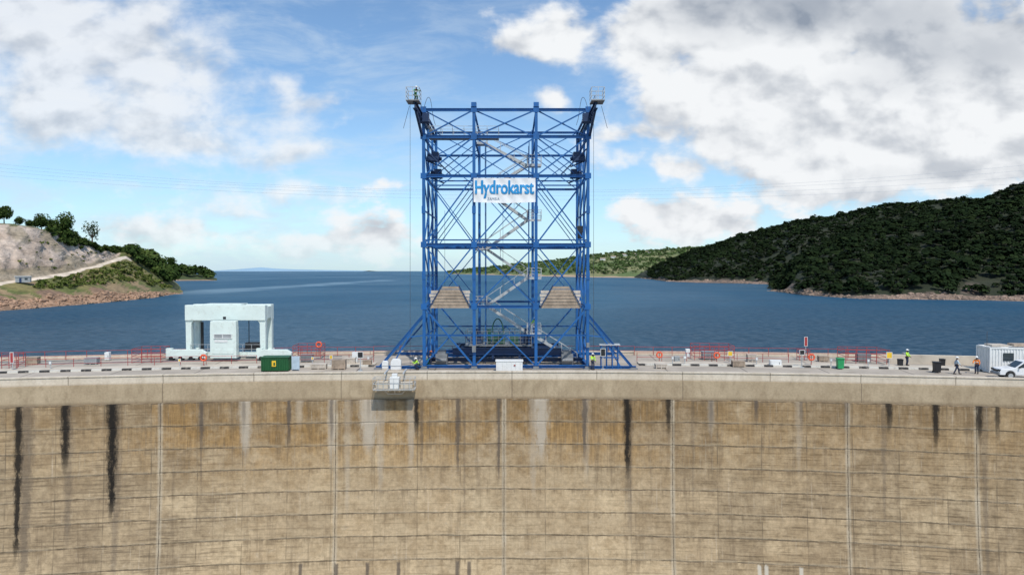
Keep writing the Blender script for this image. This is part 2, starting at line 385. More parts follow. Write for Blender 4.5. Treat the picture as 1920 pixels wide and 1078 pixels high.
h=g.m('SUBTRACT',g.m('ADD',g.m('ADD',g.m('MULTIPLY',fine,.4),mid),g.m('MULTIPLY',hor,.5)),g.m('MULTIPLY',jl,1.3)); g.put(bp.inputs['Height'],h); g.put(b.inputs['Normal'],bp.outputs[0])
# beam and parapet material
def beammat(name,c1,c2,cd,joint,vtop,vbot,stain=.75,fa=.28):
    m,g,b=newmat(name)
    uvn=g.new('ShaderNodeUVMap'); uvn.uv_map='UVMap'; uu,vv,_=g.sep(uvn.outputs[0]); vec=g.comb(uu,vv,0)
    n1=g.noise(vec,.5,8,.65); n2=g.noise(g.comb(g.m('MULTIPLY',uu,1.3),g.m('MULTIPLY',vv,.5),0),1,8,.7); n3=g.noise(vec,5,8,.72)
    col=g.mix(g.mr(n1,.35,.65),C3(c1),C3(c2))
    col=g.mix(g.mr(n2,.44,.68,0,stain),col,C3(cd))
    n4=g.noise(g.comb(g.m('MULTIPLY',uu,.12),0,0),1,3,.6); col=g.mix(g.mr(n4,.45,.6,0,.3),col,C3([x*1.2 for x in cd]))
    fj=g.m('FRACT',g.m('DIVIDE',uu,joint)); dj=g.m('MULTIPLY',g.m('MINIMUM',fj,g.m('SUBTRACT',1,fj)),joint)
    col=g.mix(g.mr(dj,.02,.07,.6,0),col,(.12,.09,.06,1))
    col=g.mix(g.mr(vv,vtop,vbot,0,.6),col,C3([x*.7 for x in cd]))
    f=g.mr(n3,.25,.75,1-fa,1+fa,False); col=g.mix(1,col,g.comb(f,f,f),'MULTIPLY')
    g.put(b.inputs['Base Color'],col); b.inputs['Roughness'].default_value=.9
    return m
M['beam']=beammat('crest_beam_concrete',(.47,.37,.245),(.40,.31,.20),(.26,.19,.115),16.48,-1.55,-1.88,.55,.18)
M['coping']=beammat('parapet_concrete',(.68,.60,.49),(.60,.52,.41),(.42,.35,.265),8.24,.1,-.1,.5,.14)
# deck material
m,g,b=newmat('worn_deck_paving'); M['asphalt']=m
tc=g.new('ShaderNodeTexCoord').outputs['Object']; tx,ty,tz=g.sep(tc)
ang=g.m('ARCTAN2',tx,g.m('ADD',ty,186.0)); rad=g.vm('LENGTH',g.comb(tx,g.m('ADD',ty,186.0),0),out=1); au=g.m('MULTIPLY',ang,260.0)
n1=g.noise(tc,.25,8,.65); n2=g.noise(g.comb(g.m('MULTIPLY',au,.12),g.m('MULTIPLY',rad,1.4),0),1,6,.65); n3=g.noise(tc,3,6,.7)
col=g.mix(g.mr(n1,.35,.65),(.46,.40,.33,1),(.34,.295,.24,1)); col=g.mix(g.mr(n2,.5,.68,0,.65),col,(.20,.17,.14,1)); col=g.mix(g.mr(n3,.6,.75,0,.5),col,(.52,.46,.38,1))
fj=g.m('FRACT',g.m('DIVIDE',au,8.24)); dj=g.m('MULTIPLY',g.m('MINIMUM',fj,g.m('SUBTRACT',1,fj)),8.24); col=g.mix(g.mr(dj,.03,.12,.7,0),col,(.12,.10,.085,1))
g.put(b.inputs['Base Color'],col); b.inputs['Roughness'].default_value=.9
dam=thing('dam','curved weathered concrete arch dam wall with dark seepage streaks','dam',(0,66,0))
def damchild(name,me,label=None):
    o=obj(name,me,dam,label=label); o.matrix_parent_inverse=Matrix.Translation((0,66,0)).inverted(); return o
BB=-1.90
damchild('dam_wall',arcsheet('dam_wall',[(251.9,BB-.01),(251.8,-5),(251.5,-10),(251,-15),(250.2,-20),(248.2,-30),(245,-42),(240,-62),(285,-62),(273,-10),(272.4,-.35),(252.5,-.35),(252.5,BB-.01)],M['dam'],close=True))
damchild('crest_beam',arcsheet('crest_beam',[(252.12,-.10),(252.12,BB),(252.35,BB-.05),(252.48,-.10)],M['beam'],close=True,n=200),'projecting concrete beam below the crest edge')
damchild('crest_parapet',arcsheet('crest_parapet',[(252.32,-.095),(252.32,.62),(252.25,.63),(252.25,.74),(252.72,.74),(252.72,-.02),(252.6,-.095)],M['coping'],close=True,n=200),'low pale parapet along the downstream edge')
o=obj('road',arcsheet('road',[(252.73,.0),(272.5,.0),(272.5,-.33),(252.73,-.33)],M['asphalt'],close=True,n=200)); o['kind']='structure'
o=obj('pavement',arcsheet('pavement',[(252.74,-.02),(252.74,.12),(255.2,.12),(255.2,-.02)],M['conc'],close=True,n=200)); o['kind']='structure'
m,g,b=newmat('black_white_kerb'); uvn=g.new('ShaderNodeUVMap'); uvn.uv_map='UVMap'; uu,vv,_=g.sep(uvn.outputs[0])
fr=g.m('FRACT',g.m('DIVIDE',uu,1.9)); k=g.m('GREATER_THAN',fr,.5)
wr=g.noise(g.comb(uu,vv,0),2.5,6,.7)
g.put(b.inputs['Base Color'],g.mix(g.mr(wr,.5,.65,0,.6),g.mix(k,(.035,.035,.035,1),(.62,.6,.54,1)),(.34,.31,.27,1)))
b.inputs['Roughness'].default_value=.8
for nm,R,a0,a1 in (('kerb',261,-.5,arcang(700,261)),('kerb',262,arcang(1200,262),.5)):
    o=obj(nm,arcsheet(nm,[(R,.0),(R,.2),(R+.3,.2),(R+.3,.0)],m,a0=a0,a1=a1,close=True,n=90)); o['kind']='structure'
o=obj('pavement',arcsheet('pavement',[(261.302,-.02),(261.302,.17),(263.6,.17),(263.6,-.02)],M['conc'],a0=-.5,a1=arcang(700,261),close=True,n=90)); o['kind']='structure'
o=obj('pavement',arcsheet('pavement',[(262.302,-.02),(262.302,.17),(264.6,.17),(264.6,-.02)],M['conc'],a0=arcang(1200,262),a1=.5,close=True,n=90)); o['kind']='structure'
damchild('upstream_parapet',arcsheet('upstream_parapet',[(272.0,-.3),(272.0,.42),(272.55,.42),(272.55,-.3)],M['coping'],close=True,n=160))
o=obj('parapet_wall',arcsheet('parapet_wall',[(267.2,.0),(267.2,.95),(267.7,.95),(267.7,.0)],M['conc'],a0=arcang(1670,267),a1=.5,close=True,n=40))
o['label']='low pale concrete parapet wall beside the dam road'; o['category']='wall'
# ---------------------------------------------------------------- water, riverbed
def polar(name,R0,R1,z,a0,a1,mt,n=80,k=24):
    vs=[];fs=[]
    for j in range(k+1):
        R=R0*(R1/R0)**(j/k)
        for i in range(n+1):
            a=a0+(a1-a0)*i/n; vs.append((R*math.sin(a),RC+R*math.cos(a),z))
    for j in range(k):
        for i in range(n):
            q=j*(n+1)+i; fs.append((q,q+1,q+n+2,q+n+1))
    me=bpy.data.meshes.new(name); me.from_pydata(vs,[],fs); me.materials.append(mt)
    o=obj(name,me); o['kind']='structure'; return o
m,g,b=newmat('lake_water')
tc=g.new('ShaderNodeTexCoord').outputs['Object']; wx,wy,wz=g.sep(tc)
r1=g.noise(g.vm('MULTIPLY',tc,(.35,.55,1)),1,5,.65,.3); r2=g.noise(g.vm('MULTIPLY',tc,(.06,.12,1)),1,6,.65,.3); r3=g.noise(g.vm('MULTIPLY',tc,(.004,.0016,1)),1,6,.6,.6)
r4=g.noise(g.vm('MULTIPLY',tc,(.02,.03,1)),1,8,.7,.5)
h=g.m('ADD',g.m('MULTIPLY',r1,.6),g.m('MULTIPLY',r2,1.5))
bp=g.new('ShaderNodeBump'); bp.inputs['Strength'].default_value=1; bp.inputs['Distance'].default_value=1.2; g.put(bp.inputs['Height'],h)
base=g.mix(g.mr(r3,.4,.62),(.017,.078,.145,1),(.034,.10,.165,1))
base=g.mix(g.mr(r4,.4,.65,0,.35),base,(.014,.050,.090,1))
base=g.mix(g.mr(r1,.45,.65,0,.4),base,(.055,.115,.165,1))
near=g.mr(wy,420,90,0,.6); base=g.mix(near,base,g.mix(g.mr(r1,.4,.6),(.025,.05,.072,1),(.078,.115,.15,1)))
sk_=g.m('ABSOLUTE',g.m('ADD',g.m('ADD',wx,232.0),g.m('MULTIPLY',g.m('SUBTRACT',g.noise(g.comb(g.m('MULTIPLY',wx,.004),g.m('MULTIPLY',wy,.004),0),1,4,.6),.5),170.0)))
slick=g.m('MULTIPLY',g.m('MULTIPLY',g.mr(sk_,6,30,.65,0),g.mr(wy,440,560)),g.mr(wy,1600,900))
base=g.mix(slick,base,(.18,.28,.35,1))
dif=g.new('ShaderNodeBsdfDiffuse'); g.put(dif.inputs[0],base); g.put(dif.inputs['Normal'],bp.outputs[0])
gl=g.new('ShaderNodeBsdfGlossy'); gl.inputs['Roughness'].default_value=.18; gl.inputs[0].default_value=(.78,.9,1,1); g.put(gl.inputs['Normal'],bp.outputs[0])
fs_=g.new('ShaderNodeFresnel'); fs_.inputs[0].default_value=1.33; g.put(fs_.inputs['Normal'],bp.outputs[0])
mx=g.new('ShaderNodeMixShader'); g.put(mx.inputs[0],g.m('MULTIPLY',g.m('MINIMUM',fs_.outputs[0],.5),g.mr(r3,.4,.65,.34,.5)))
g.l.new(dif.outputs[0],mx.inputs[1]); g.l.new(gl.outputs[0],mx.inputs[2])
g.l.new(mx.outputs[0],[n for n in m.node_tree.nodes if n.type=='OUTPUT_MATERIAL'][0].inputs[0])
WZ=-6.0
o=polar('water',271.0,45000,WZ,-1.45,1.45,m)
mg=mat('river_gorge_rock',(0.2,0.16,0.12),.9,0,.3,.05,(.08,.1,.04),.5,.2)
o=polar('ground',2,246,-61.5,-1.7,1.7,mg,40,6)
# ---------------------------------------------------------------- terrain lofts
def loft(name,cols,ncol,rowsub,colorfn,amp,mt,freq=.03):
    pxs=np.array([c[0] for c in cols],float); nr=len(cols[0][1])
    PY=np.array([[r[0] for r in c[1]] for c in cols],float); YY=np.array([[r[1] for r in c[1]] for c in cols],float)
    qx=np.linspace(pxs[0],pxs[-1],ncol)
    PYi=np.stack([np.interp(qx,pxs,PY[:,k]) for k in range(nr)],1); YYi=np.stack([np.interp(qx,pxs,YY[:,k]) for k in range(nr)],1)
    Wd=np.zeros((ncol,nr,3))
    for i in range(ncol):
        for k in range(nr): Wd[i,k]=W(qx[i],PYi[i,k],YYi[i,k])
    sk=Wd[:,0,:].copy(); sk[:,2]=WZ-3; sk[:,1]-=4
    Wd[:,0,2]=np.minimum(Wd[:,0,2],WZ-.1)
    Wd=np.concatenate([sk[:,None,:],Wd],1); nr+=1
    tt=[]
    for k in range(nr-1):
        s=rowsub[k] if k<len(rowsub) else rowsub[-1]
        tt+= [k+j/s for j in range(s)]
    tt.append(nr-1); tt=np.array(tt); nt=len(tt)
    V=np.zeros((ncol,nt,3))
    for i in range(ncol):
        for c in range(3): V[i,:,c]=np.interp(tt,np.arange(nr),Wd[i,:,c])
    cols_=np.zeros((ncol,nt,4)); cols_[...,3]=1
    for i in range(ncol):
        for j in range(nt):
            p=Vector(V[i,j]); t=tt[j]
            a=amp(qx[i],t) 
            if a>0:
                n=mnoise.fractal(p*freq,1.0,2.0,5); n2=mnoise.fractal(p*freq*3.1+Vector((9,3,1)),.8,2.0,4)
                V[i,j,2]+=a*n; V[i,j,0]+=a*.6*n2; V[i,j,1]+=a*.5*n
            cols_[i,j,:3]=colorfn(qx[i],t,p)
    idx=np.arange(ncol*nt).reshape(ncol,nt)
    q=np.stack([idx[:-1,:-1],idx[1:,:-1],idx[1:,1:],idx[:-1,1:]],-1).reshape(-1,4)
    me=bpy.data.meshes.new(name); me.from_pydata(V.reshape(-1,3).tolist(),[],q.tolist()); me.materials.append(mt)
    ca=me.color_attributes.new('Col','FLOAT_COLOR','POINT'); ca.data.foreach_set('color',cols_.ravel())
    me.polygons.foreach_set('use_smooth',[True]*len(q))
    o=obj(name,me); o['kind']='structure'
    return V,tt,qx
m,g,b=newmat('hillside_soil_and_rock'); M['terrain']=m
at=g.new('ShaderNodeAttribute'); at.attribute_name='Col'
tc=g.new('ShaderNodeTexCoord').outputs['Object']
n=g.noise(tc,.22,8,.7); n2=g.noise(g.vm('MULTIPLY',tc,(.25,.25,.9)),1.0,8,.68)
f=g.m('MULTIPLY',g.mr(n,.3,.7,.70,1.3,False),g.mr(n2,.3,.7,.7,1.3,False))
g.put(b.inputs['Base Color'],g.mix(1,at.outputs[0],g.comb(f,f,f),'MULTIPLY')); b.inputs['Roughness'].default_value=.95
bp=g.new('ShaderNodeBump'); bp.inputs['Strength'].default_value=.7; bp.inputs['Distance'].default_value=1.1; g.put(bp.inputs['Height'],g.m('ADD',n,n2)); g.put(b.inputs['Normal'],bp.outputs[0])
def lerp(a,b,t): return tuple(a[i]*(1-t)+b[i]*t for i in range(3))
LC=[(-520,[(613,200),(588,214),(566,235),(554,243),(385,275),(400,420)]),
(-200,[(597,237),(568,252),(548,272),(539,279),(402,310),(425,470)]),
(0,[(583,282),(556,298),(536,316),(529,324),(419,352),(450,520)]),
(60,[(579,298),(554,315),(527,340),(520,348),(425,372),(455,540)]),
(110,[(574,318),(551,335),(519,364),(512,373),(440,396),(458,555)]),
(150,[(571,333),(548,351),(511,390),(505,399),(456,418),(466,572)]),
(190,[(568,350),(546,368),(501,420),(494,429),(472,441),(477,600)]),
(222,[(565,370),(545,389),(491,450),(483,462),(474,480),(483,615)]),
(236,[(563,379),(544,398),(487,466),(479,476),(473,489),(484,620)]),
(262,[(561,399),(543,415),(500,480),(494,490),(486,510),(488,640)]),
(290,[(558,422),(545,440),(520,485),(514,495),(500,515),(500,660)]),
(330,[(551.5,485),(548,494),(543,515),(541,525),(538,545),(530,700)]),
(342,[(551,491),(552,500),(551,520),(549,530),(547,550),(541,720)])]
def lcol(px,t,p):
    n=mnoise.fractal(p*.05,1,2,4); n2=mnoise.fractal(Vector((p.x*.03,p.y*.03,p.z*.2)),1,2,4)
    rock=lerp((.40,.25,.16),(.22,.14,.09),max(0,min(1,.5+n*1.2)))
    grass=lerp((.09,.115,.026),(.22,.185,.07),max(0,min(1,.42+n*1.5)))
    cut=lerp((.64,.51,.41),(.44,.335,.255),max(0,min(1,.42+n2*1.4)))
    road=(.66,.56,.45)
    edge=1.9+n*.6
    if t<edge: return rock
    if t<3.1+n*.25: return grass if n>-.3 else lerp(grass,rock,.6)
    if t<=3.98: return road if px<246 else grass
    if t<4.2: return lerp(cut,(.20,.17,.09),.55) if px<225 else grass
    if px>225: return grass
    if t<5-max(0,.12*n): 
        return cut if not(n>.30) else lerp(cut,(.26,.22,.13),.5)
    return (.12,.13,.05)
def lamp_(px,t):
    if t<1: return 0
    if t<1.9: return 1.6
    if t<2.8: return 1.1
    if t<4.1: return .5
    if t<5: return 2.2
    return 1.2
LV,LT,LX=loft('terrain',LC,230,[1,14,16,8,22,6],lcol,lamp_,M['terrain'],.05)
HC=[(150,[(528,1056),(526,1070),(500,1150),(505,1500)]),(260,[(527,1111),(525,1130),(500,1200),(505,1500)]),(340,[(526.5,1141),(525,1150),(508,1230),(510,1500)]),(390,[(526,1173),(525,1180),(518,1250),(517,1500)]),(407,[(526,1173),(526,1183),(525,1250),(522,1500)])]
def hcol(px,t,p): return (.34,.24,.16) if t<2.05 else (.05,.07,.02)
HV,HT,HX=loft('terrain',HC,60,[1,3,8,4],hcol,lambda px,t:1.0 if t>1 else 0,M['terrain'],.03)
AC=[(1438,[(545.5,563),(545.2,567),(544,600),(542,640),(538,800)]),(1465,[(548,528),(544,536),(531,600),(520,650),(520,800)]),(1500,[(553,469),(546.5,476),(508,540),(488,640),(490,850)]),(1600,[(560,406),(551.5,413),(488,520),(437,680),(448,900)]),
(1750,[(562,391),(551.5,398),(466,520),(406,700),(418,950)]),(1840,[(563,384),(552,392),(460,510),(378,700),(392,950)]),(1920,[(565,370),(551,382),(452,500),(350,700),(367,950)]),(2400,[(580,293),(560,305),(420,420),(250,620),(270,900)])]
def rockgreen(px,t,p):
    n=mnoise.fractal(p*.05,1,2,4)
    if t<1.9+n*.4: return lerp((.28,.195,.145),(.13,.10,.08),max(0,min(1,.5+n*1.5)))
    return lerp((.016,.024,.008),(.030,.033,.013),max(0,min(1,.3+n)))
def aamp(px,t): return 0 if t<1 else (1.5 if t<2 else 4.5)
AV,AT,AX=loft('hill',AC,180,[1,8,16,16,6],rockgreen,aamp,M['terrain'],.022)
BC=[(1190,[(521,1625),(520.5,1640),(518,1700),(516,1800),(515,1900)]),(1250,[(528,1056),(523.5,1080),(508,1180),(496,1300),(498,1600)]),(1300,[(530,960),(526.5,985),(498,1100),(474,1300),(480,1600)]),(1400,[(532,880),(528,900),(484,1050),(443,1250),(447,1600)]),
(1500,[(535,782),(531,800),(466,950),(421,1200),(425,1500)]),(1600,[(536,754),(531,775),(455,950),(402,1200),(420,1500)]),(1700,[(536,754),(529,780),(440,950),(385,1150),(405,1500)]),(1900,[(536,754),(529,780),(430,950),(378,1150),(400,1500)])]
BV,BT,BX=loft('hill',BC,140,[1,5,12,12,5],rockgreen,aamp,M['terrain'],.012)
CC=[(840,[(514,3520),(513.8,3600),(512,3700),(511,3900),(511,4200)]),(900,[(515,3017),(514,3080),(508,3200),(504,3500),(505,4000)]),(1000,[(518,2112),(516.5,2160),(505,2350),(494,2700),(498,3400)]),(1100,[(520,1760),(518,1800),(500,2050),(482,2500),(487,3200)]),
(1200,[(521,1625),(519,1660),(495,1950),(472,2400),(478,3100)]),(1300,[(521,1625),(519,1660),(490,1950),(466,2400),(474,3000)]),(1450,[(521,1625),(519,1660),(490,1950),(462,2400),(470,3000)])]
def ccol(px,t,p):
    n=mnoise.fractal(p*.004,1,2,5); n2=mnoise.fractal(p*.02,1,2,4)
    if t<2.03: return (.40,.29,.19)
    return lerp((.09,.14,.04),(.23,.22,.10),max(0,min(1,.35+n*1.0+n2*.5)))
CV,CT,CX=loft('hill',CC,160,[1,3,14,14,5],ccol,lambda px,t:0 if t<2 else 5.0,M['terrain'],.006)
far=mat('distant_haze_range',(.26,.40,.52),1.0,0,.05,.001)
mb=MB(); 
pts=[(380,507.5),(420,505),(450,502.5),(470,501),(500,503.5),(540,505),(600,506.3),(680,507.6)]
tp=[W(a,b_,24000) for a,b_ in pts]; 
mb.add([(x,24000,-6) for x,_,_ in tp]+[(x,25000,max(z,-5)) for x,_,z in tp]+[(x,27000,-6) for x,_,_ in tp],[(i,i+1,i+len(tp)+1,i+len(tp)) for i in range(len(tp)-1)]+[(i+len(tp),i+1+len(tp),i+2*len(tp)+1,i+2*len(tp)) for i in range(len(tp)-1)])
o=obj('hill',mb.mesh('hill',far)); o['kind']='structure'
# ---------------------------------------------------------------- foliage
def leafmat(name,c1,c2,c3,sc=.03):
    m,g,b=newmat(name)
    at=g.new('ShaderNodeAttribute'); at.attribute_name='tint'
    tc=g.new('ShaderNodeTexCoord').outputs['Object']
    t=at.outputs['Fac']
    c=g.mix(g.mr(t,0,.6,0,1,False),C3(c1),C3(c2)); c=g.mix(g.mr(t,.6,1,0,1,False),c,C3(c3))
    n=g.noise(tc,sc,5,.6); f=g.mr(n,.3,.7,.6,1.4,False)
    g.put(b.inputs['Base Color'],g.mix(1,c,g.comb(f,f,f),'MULTIPLY')); b.inputs['Roughness'].default_value=.9
    b.inputs['Specular IOR Level'].default_value=.05
    return m
M['forest']=leafmat('cloud_shaded_forest_foliage',(.008,.015,.005),(.012,.022,.008),(.019,.030,.010),.012)  # very low albedo paints a cloud shadow over the right-hand hills
M['leaf']=leafmat('tree_foliage',(.014,.028,.008),(.035,.06,.014),(.08,.11,.03))
M['leaf2']=leafmat('light_scrub_foliage',(.05,.075,.018),(.10,.13,.03),(.17,.18,.06))
M['farleaf']=leafmat('far_foliage',(.04,.07,.025),(.07,.11,.035),(.11,.155,.055))
def leafcloud(n,shape=(1,1,.75),size=.3,lobes=7,seed=0,full=False,jit=.45,tv=.17,soft=0):
    r=np.random.default_rng(seed)
    L=r.normal(size=(lobes,3)); L/=np.linalg.norm(L,axis=1)[:,None]; L*=r.uniform(.25,.62,(lobes,1))
    if not full: L[:,2]=np.abs(L[:,2])*.8-.1
    LR=r.uniform(.34,.55,lobes)
    k=r.integers(0,lobes,n); dd=r.normal(size=(n,3)); dd/=np.linalg.norm(dd,axis=1)[:,None]; dd[:,2]=np.where((dd[:,2]<-.3)&(not full),-dd[:,2],dd[:,2])
    c=L[k]+dd*LR[k][:,None]*r.uniform(.75,1.08,(n,1))
    nrm=dd*(1-soft)+r.normal(size=(n,3))*jit
    if soft: nrm+=soft*(c/np.linalg.norm(c,axis=1)[:,None]*.7+np.array([0,-.15,.6]))
    nrm/=np.linalg.norm(nrm,axis=1)[:,None]
    t1=np.cross(nrm,r.normal(size=(n,3))); t1/=np.linalg.norm(t1,axis=1)[:,None]; t2=np.cross(nrm,t1)
    s=size*r.uniform(.5,1.2,(n,1))
    q=np.stack([c-t1*s,c-t2*s*.7,c+t1*s,c+t2*s*.7],1)*np.array(shape)
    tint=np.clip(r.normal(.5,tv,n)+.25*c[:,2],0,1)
    return q,tint
def quadmesh(name,Q,T,mt):
    n=len(Q); me=bpy.data.meshes.new(name)
    me.vertices.add(n*4); me.vertices.foreach_set('co',Q.reshape(-1)); me.loops.add(n*4); me.loops.foreach_set('vertex_index',np.arange(n*4,dtype=np.int32))
    me.polygons.add(n); me.polygons.foreach_set('loop_start',np.arange(0,n*4,4,dtype=np.int32)); 
    a=me.attributes.new('tint','FLOAT','POINT'); a.data.foreach_set('value',np.repeat(T,4).astype(np.float32))
    me.update(calc_edges=True); me.materials.append(mt); return me
def scatter(V,TT,QX,n,tmin,tmax,pxmin=-1e9,pxmax=1e9):
    P00=V[:-1,:-1]; A=np.linalg.norm(np.cross(V[1:,:-1]-P00,V[:-1,1:]-P00),axis=2)
    tm=(TT[:-1]>=tmin)&(TT[:-1]<tmax); xm=(QX[:-1]>=pxmin)&(QX[:-1]<pxmax)
    A=A*tm[None,:]*xm[:,None]
    p=(A/A.sum()).ravel(); k=rng.choice(len(p),n,p=p); i,j=np.unravel_index(k,A.shape)
    a=rng.random((n,1)); b_=rng.random((n,1))
    return V[i,j]*(1-a)*(1-b_)+V[i+1,j]*a*(1-b_)+V[i+1,j+1]*a*b_+V[i,j+1]*(1-a)*b_
def forest(name,pts,rad,mt,nl,size,label,zoff=.55,lobes=6,cat='forest',jit=.45,tv=.17,tt_=.2,soft=0):
    Qs=[];Ts=[]
    tm=[leafcloud(nl,(1,1,.9),size,lobes,100+s,False,jit,tv,soft) for s in range(8)]
    for k,p in enumerate(pts):
        q,t=tm[k%8]; r=rng.uniform(*rad)*(1.4 if rng.random()<.12 else 1); a=rng.uniform(0,6.28) if not soft else rng.uniform(-.9,.9); c,s_=math.cos(a),math.sin(a)
        R=np.array([[c,-s_,0],[s_,c,0],[0,0,rng.uniform(.8,1.3)]])
        Qs.append(q@R.T*r+p+np.array([0,0,r*zoff])); Ts.append(np.clip(t+rng.normal(0,tt_),0,1))
    o=obj(name,quadmesh(name,np.concatenate(Qs),np.concatenate(Ts),mt)); o['kind']='stuff'; o['label']=label; o['category']=cat
    return o
forest('forest',scatter(AV,AT,AX,5200,2.0,4.7,1440,2150),(2.2,5.0),M['forest'],64,.30,'dense green woodland covering the hillside, cloud shadow put into its colour',jit=.16,tv=.12,tt_=.25,soft=.65)
forest('forest',scatter(BV,BT,BX,3800,2.0,4.4,1215,1900),(3.2,6.8),M['forest'],46,.34,'dense green woodland on the further hill, cloud shadow put into its colour',jit=.16,tv=.12,tt_=.25,soft=.65)
forest('woodland',scatter(CV,CT,CX,2600,2.15,4.4),(4,9),M['farleaf'],22,.42,'sparse green bush on the low far hills',.4,jit=.2,soft=.5)
forest('woodland',scatter(HV,HT,HX,420,2.05,3.6,150,398),(6,10),M['leaf'],50,.3,'dark trees on the far lake headland',.6,jit=.2,tv=.1,soft=.5)
forest('grove',scatter(LV,LT,LX,130,3.0,5.6,236,326),(3.8,6.6),M['leaf'],150,.22,'dense green trees on the rocky point',.75,jit=.2,tv=.12,soft=.4)
forest('scrub',scatter(LV,LT,LX,280,2.2,2.85,60,320),(.8,2.2),M['leaf2'],60,.3,'green scrub on the grassy bank above the rocks',.4,cat='scrub')
forest('scrub',scatter(LV,LT,LX,230,4.75,5.3,90,240),(1.5,3.4),M['leaf'],80,.27,'bushes along the top of the rock cutting',.5,cat='scrub')
forest('scrub',scatter(LV,LT,LX,30,4.1,4.9,20,235),(.5,1.3),M['leaf2'],50,.3,'small bushes clinging to the rock cutting',.4,cat='scrub')
def rocks(name,pts,rad,mt,label):
    import bmesh
    bm=bmesh.new(); bmesh.ops.create_icosphere(bm,subdivisions=1,radius=1); tv=np.array([v.co[:] for v in bm.verts]); tf=np.array([[v.index for v in f.verts] for f in bm.faces]); bm.free()
    Vs=[];Fs=[];o_=0
    for p in pts:
        r=rng.uniform(*rad)*rng.uniform(.4,1); q=tv*(1+rng.normal(0,.14,(len(tv),1)))*np.array([rng.uniform(.7,1.4),rng.uniform(.7,1.3),rng.uniform(.4,.7)])*r
        a=rng.uniform(0,6.28); c,s_=math.cos(a),math.sin(a); q=q@np.array([[c,s_,0],[-s_,c,0],[0,0,1]])+p
        Vs.append(q);Fs.append(tf+o_);o_+=len(tv)
    me=bpy.data.meshes.new(name); me.from_pydata(np.concatenate(Vs).tolist(),[],np.concatenate(Fs).tolist()); me.materials.append(mt)
    o=obj(name,me); o['kind']='stuff'; o['label']=label; o['category']='rocks'
mr1=mat('red_brown_boulder',(.36,.225,.145),.9,0,.4,.25,(.15,.10,.07),.65); mr2=mat('pinkish_brown_boulder',(.28,.20,.15),.9,0,.5,.12,(.10,.08,.07),.65)
rocks('rocks',scatter(LV,LT,LX,1200,.95,1.85,-250,345),(.5,1.8),mr1,'reddish boulders along the lake shore')
rocks('rocks',scatter(AV,AT,AX,800,.95,1.95,1438,2100),(.6,1.7),mr2,'brown boulders along the foot of the wooded hill')
rocks('rocks',scatter(BV,BT,BX,400,.95,1.9,1200,1500),(1,2.4),mr2,'brown rocks along the further shore')
def tree(px,py,Y,h,cr,seed,sparse=False,label='broad green tree standing on the ridge'):
    p=Vector(W(px,py,Y)); r=random.Random(seed)
    e=thing('tree',label,'tree',p,0,'trees along the ridge')
    mb=MB(); th=h*.5
    mb.cyl((0,0,-1.5),(r.uniform(-.2,.2),0,th),.03*h,8,.02*h)
    for i in range(6):
        a=i*1.05+r.random(); z0=th*r.uniform(.55,.98); rr=cr*r.uniform(.5,.8)
        k=Vector((math.cos(a)*rr*.5,math.sin(a)*rr*.5,z0+h*.14)); mb.cyl((0,0,z0-.2),k,.014*h,6,.009*h)
        mb.cyl(k,(math.cos(a)*rr,math.sin(a)*rr,z0+h*.24),.009*h,5,.003*h)
    part('trunk',mb,M['trunk'],e)
    n=360 if sparse else 1500
    ch=h*(.40 if sparse else .47)
    q,t=leafcloud(n,(1,1,1),.095 if sparse else .11,14,seed,True)
    q=q*np.array([cr,cr,ch])+np.array([0,0,h-ch*.95])
    obj('crown',quadmesh('crown',q,t,M['leaf']),e)
for a in ((8,421,372,11,5.2,1,False,'round dark green tree on top of the rock cutting'),(36,425,380,5.5,3.3,2),(78,434,385,10,5.0,3),(100,440,400,9,4.6,14),(122,450,410,16,6.8,4,False,'large dark green tree above the rock cutting'),(60,430,392,6,3.8,5),
  (173,466,430,18,6.2,6,True,'tall sparse tree with gaps in its crown'),(148,462,432,8,4.4,7),(212,476,500,7,4.4,8),(246,480,520,9,3.6,9,True,'small thin tree on the ridge'),(230,480,510,6,3.6,10),(-60,416,360,13,6.5,12),(318,500,640,10,6.4,13),(135,456,425,8,4.6,15)):
    tree(*a)
e=thing('hut','small grey flat-roofed hut beside the access road','building',W(44,529,331),.5)
mb=MB(); mb.box((0,0,1.2),(6,3.5,2.6)); part('wall',mb,M['grey'],e)
mb=MB(); mb.prism([(-2.1,2.52),(2.1,2.52),(2.1,2.7),(-2.1,3.0)],-3.4,3.4,'x'); part('roof',mb,M['galv'],e)
mb=MB(); mb.box((-1,-1.78,.95),(.9,.06,2)); part('door',mb,M['navy'],e)
mb=MB(); mb.box((1.3,-1.78,1.5),(1.2,.06,.8)); part('window',mb,M['glass'],e)
for px,py,Y in ((1150,483,2250),(1172,479,2300),(1190,478,2320),(1215,474,2350),(1130,487,2200)):
    x,y,z=W(px,py,Y)
    e=thing('house','tiny pale house among bush on a far hill','house',(x,y,z-2),random.uniform(-.4,.4),'houses on the far hill')
    mb=MB(); mb.box((0,0,2.5),(16,8,5)); part('wall',mb,M['white'],e)
    mb=MB(); mb.prism([(-5,5),(5,5),(0,8)],-8.8,8.8,'x'); part('roof',mb,M['wood'],e)
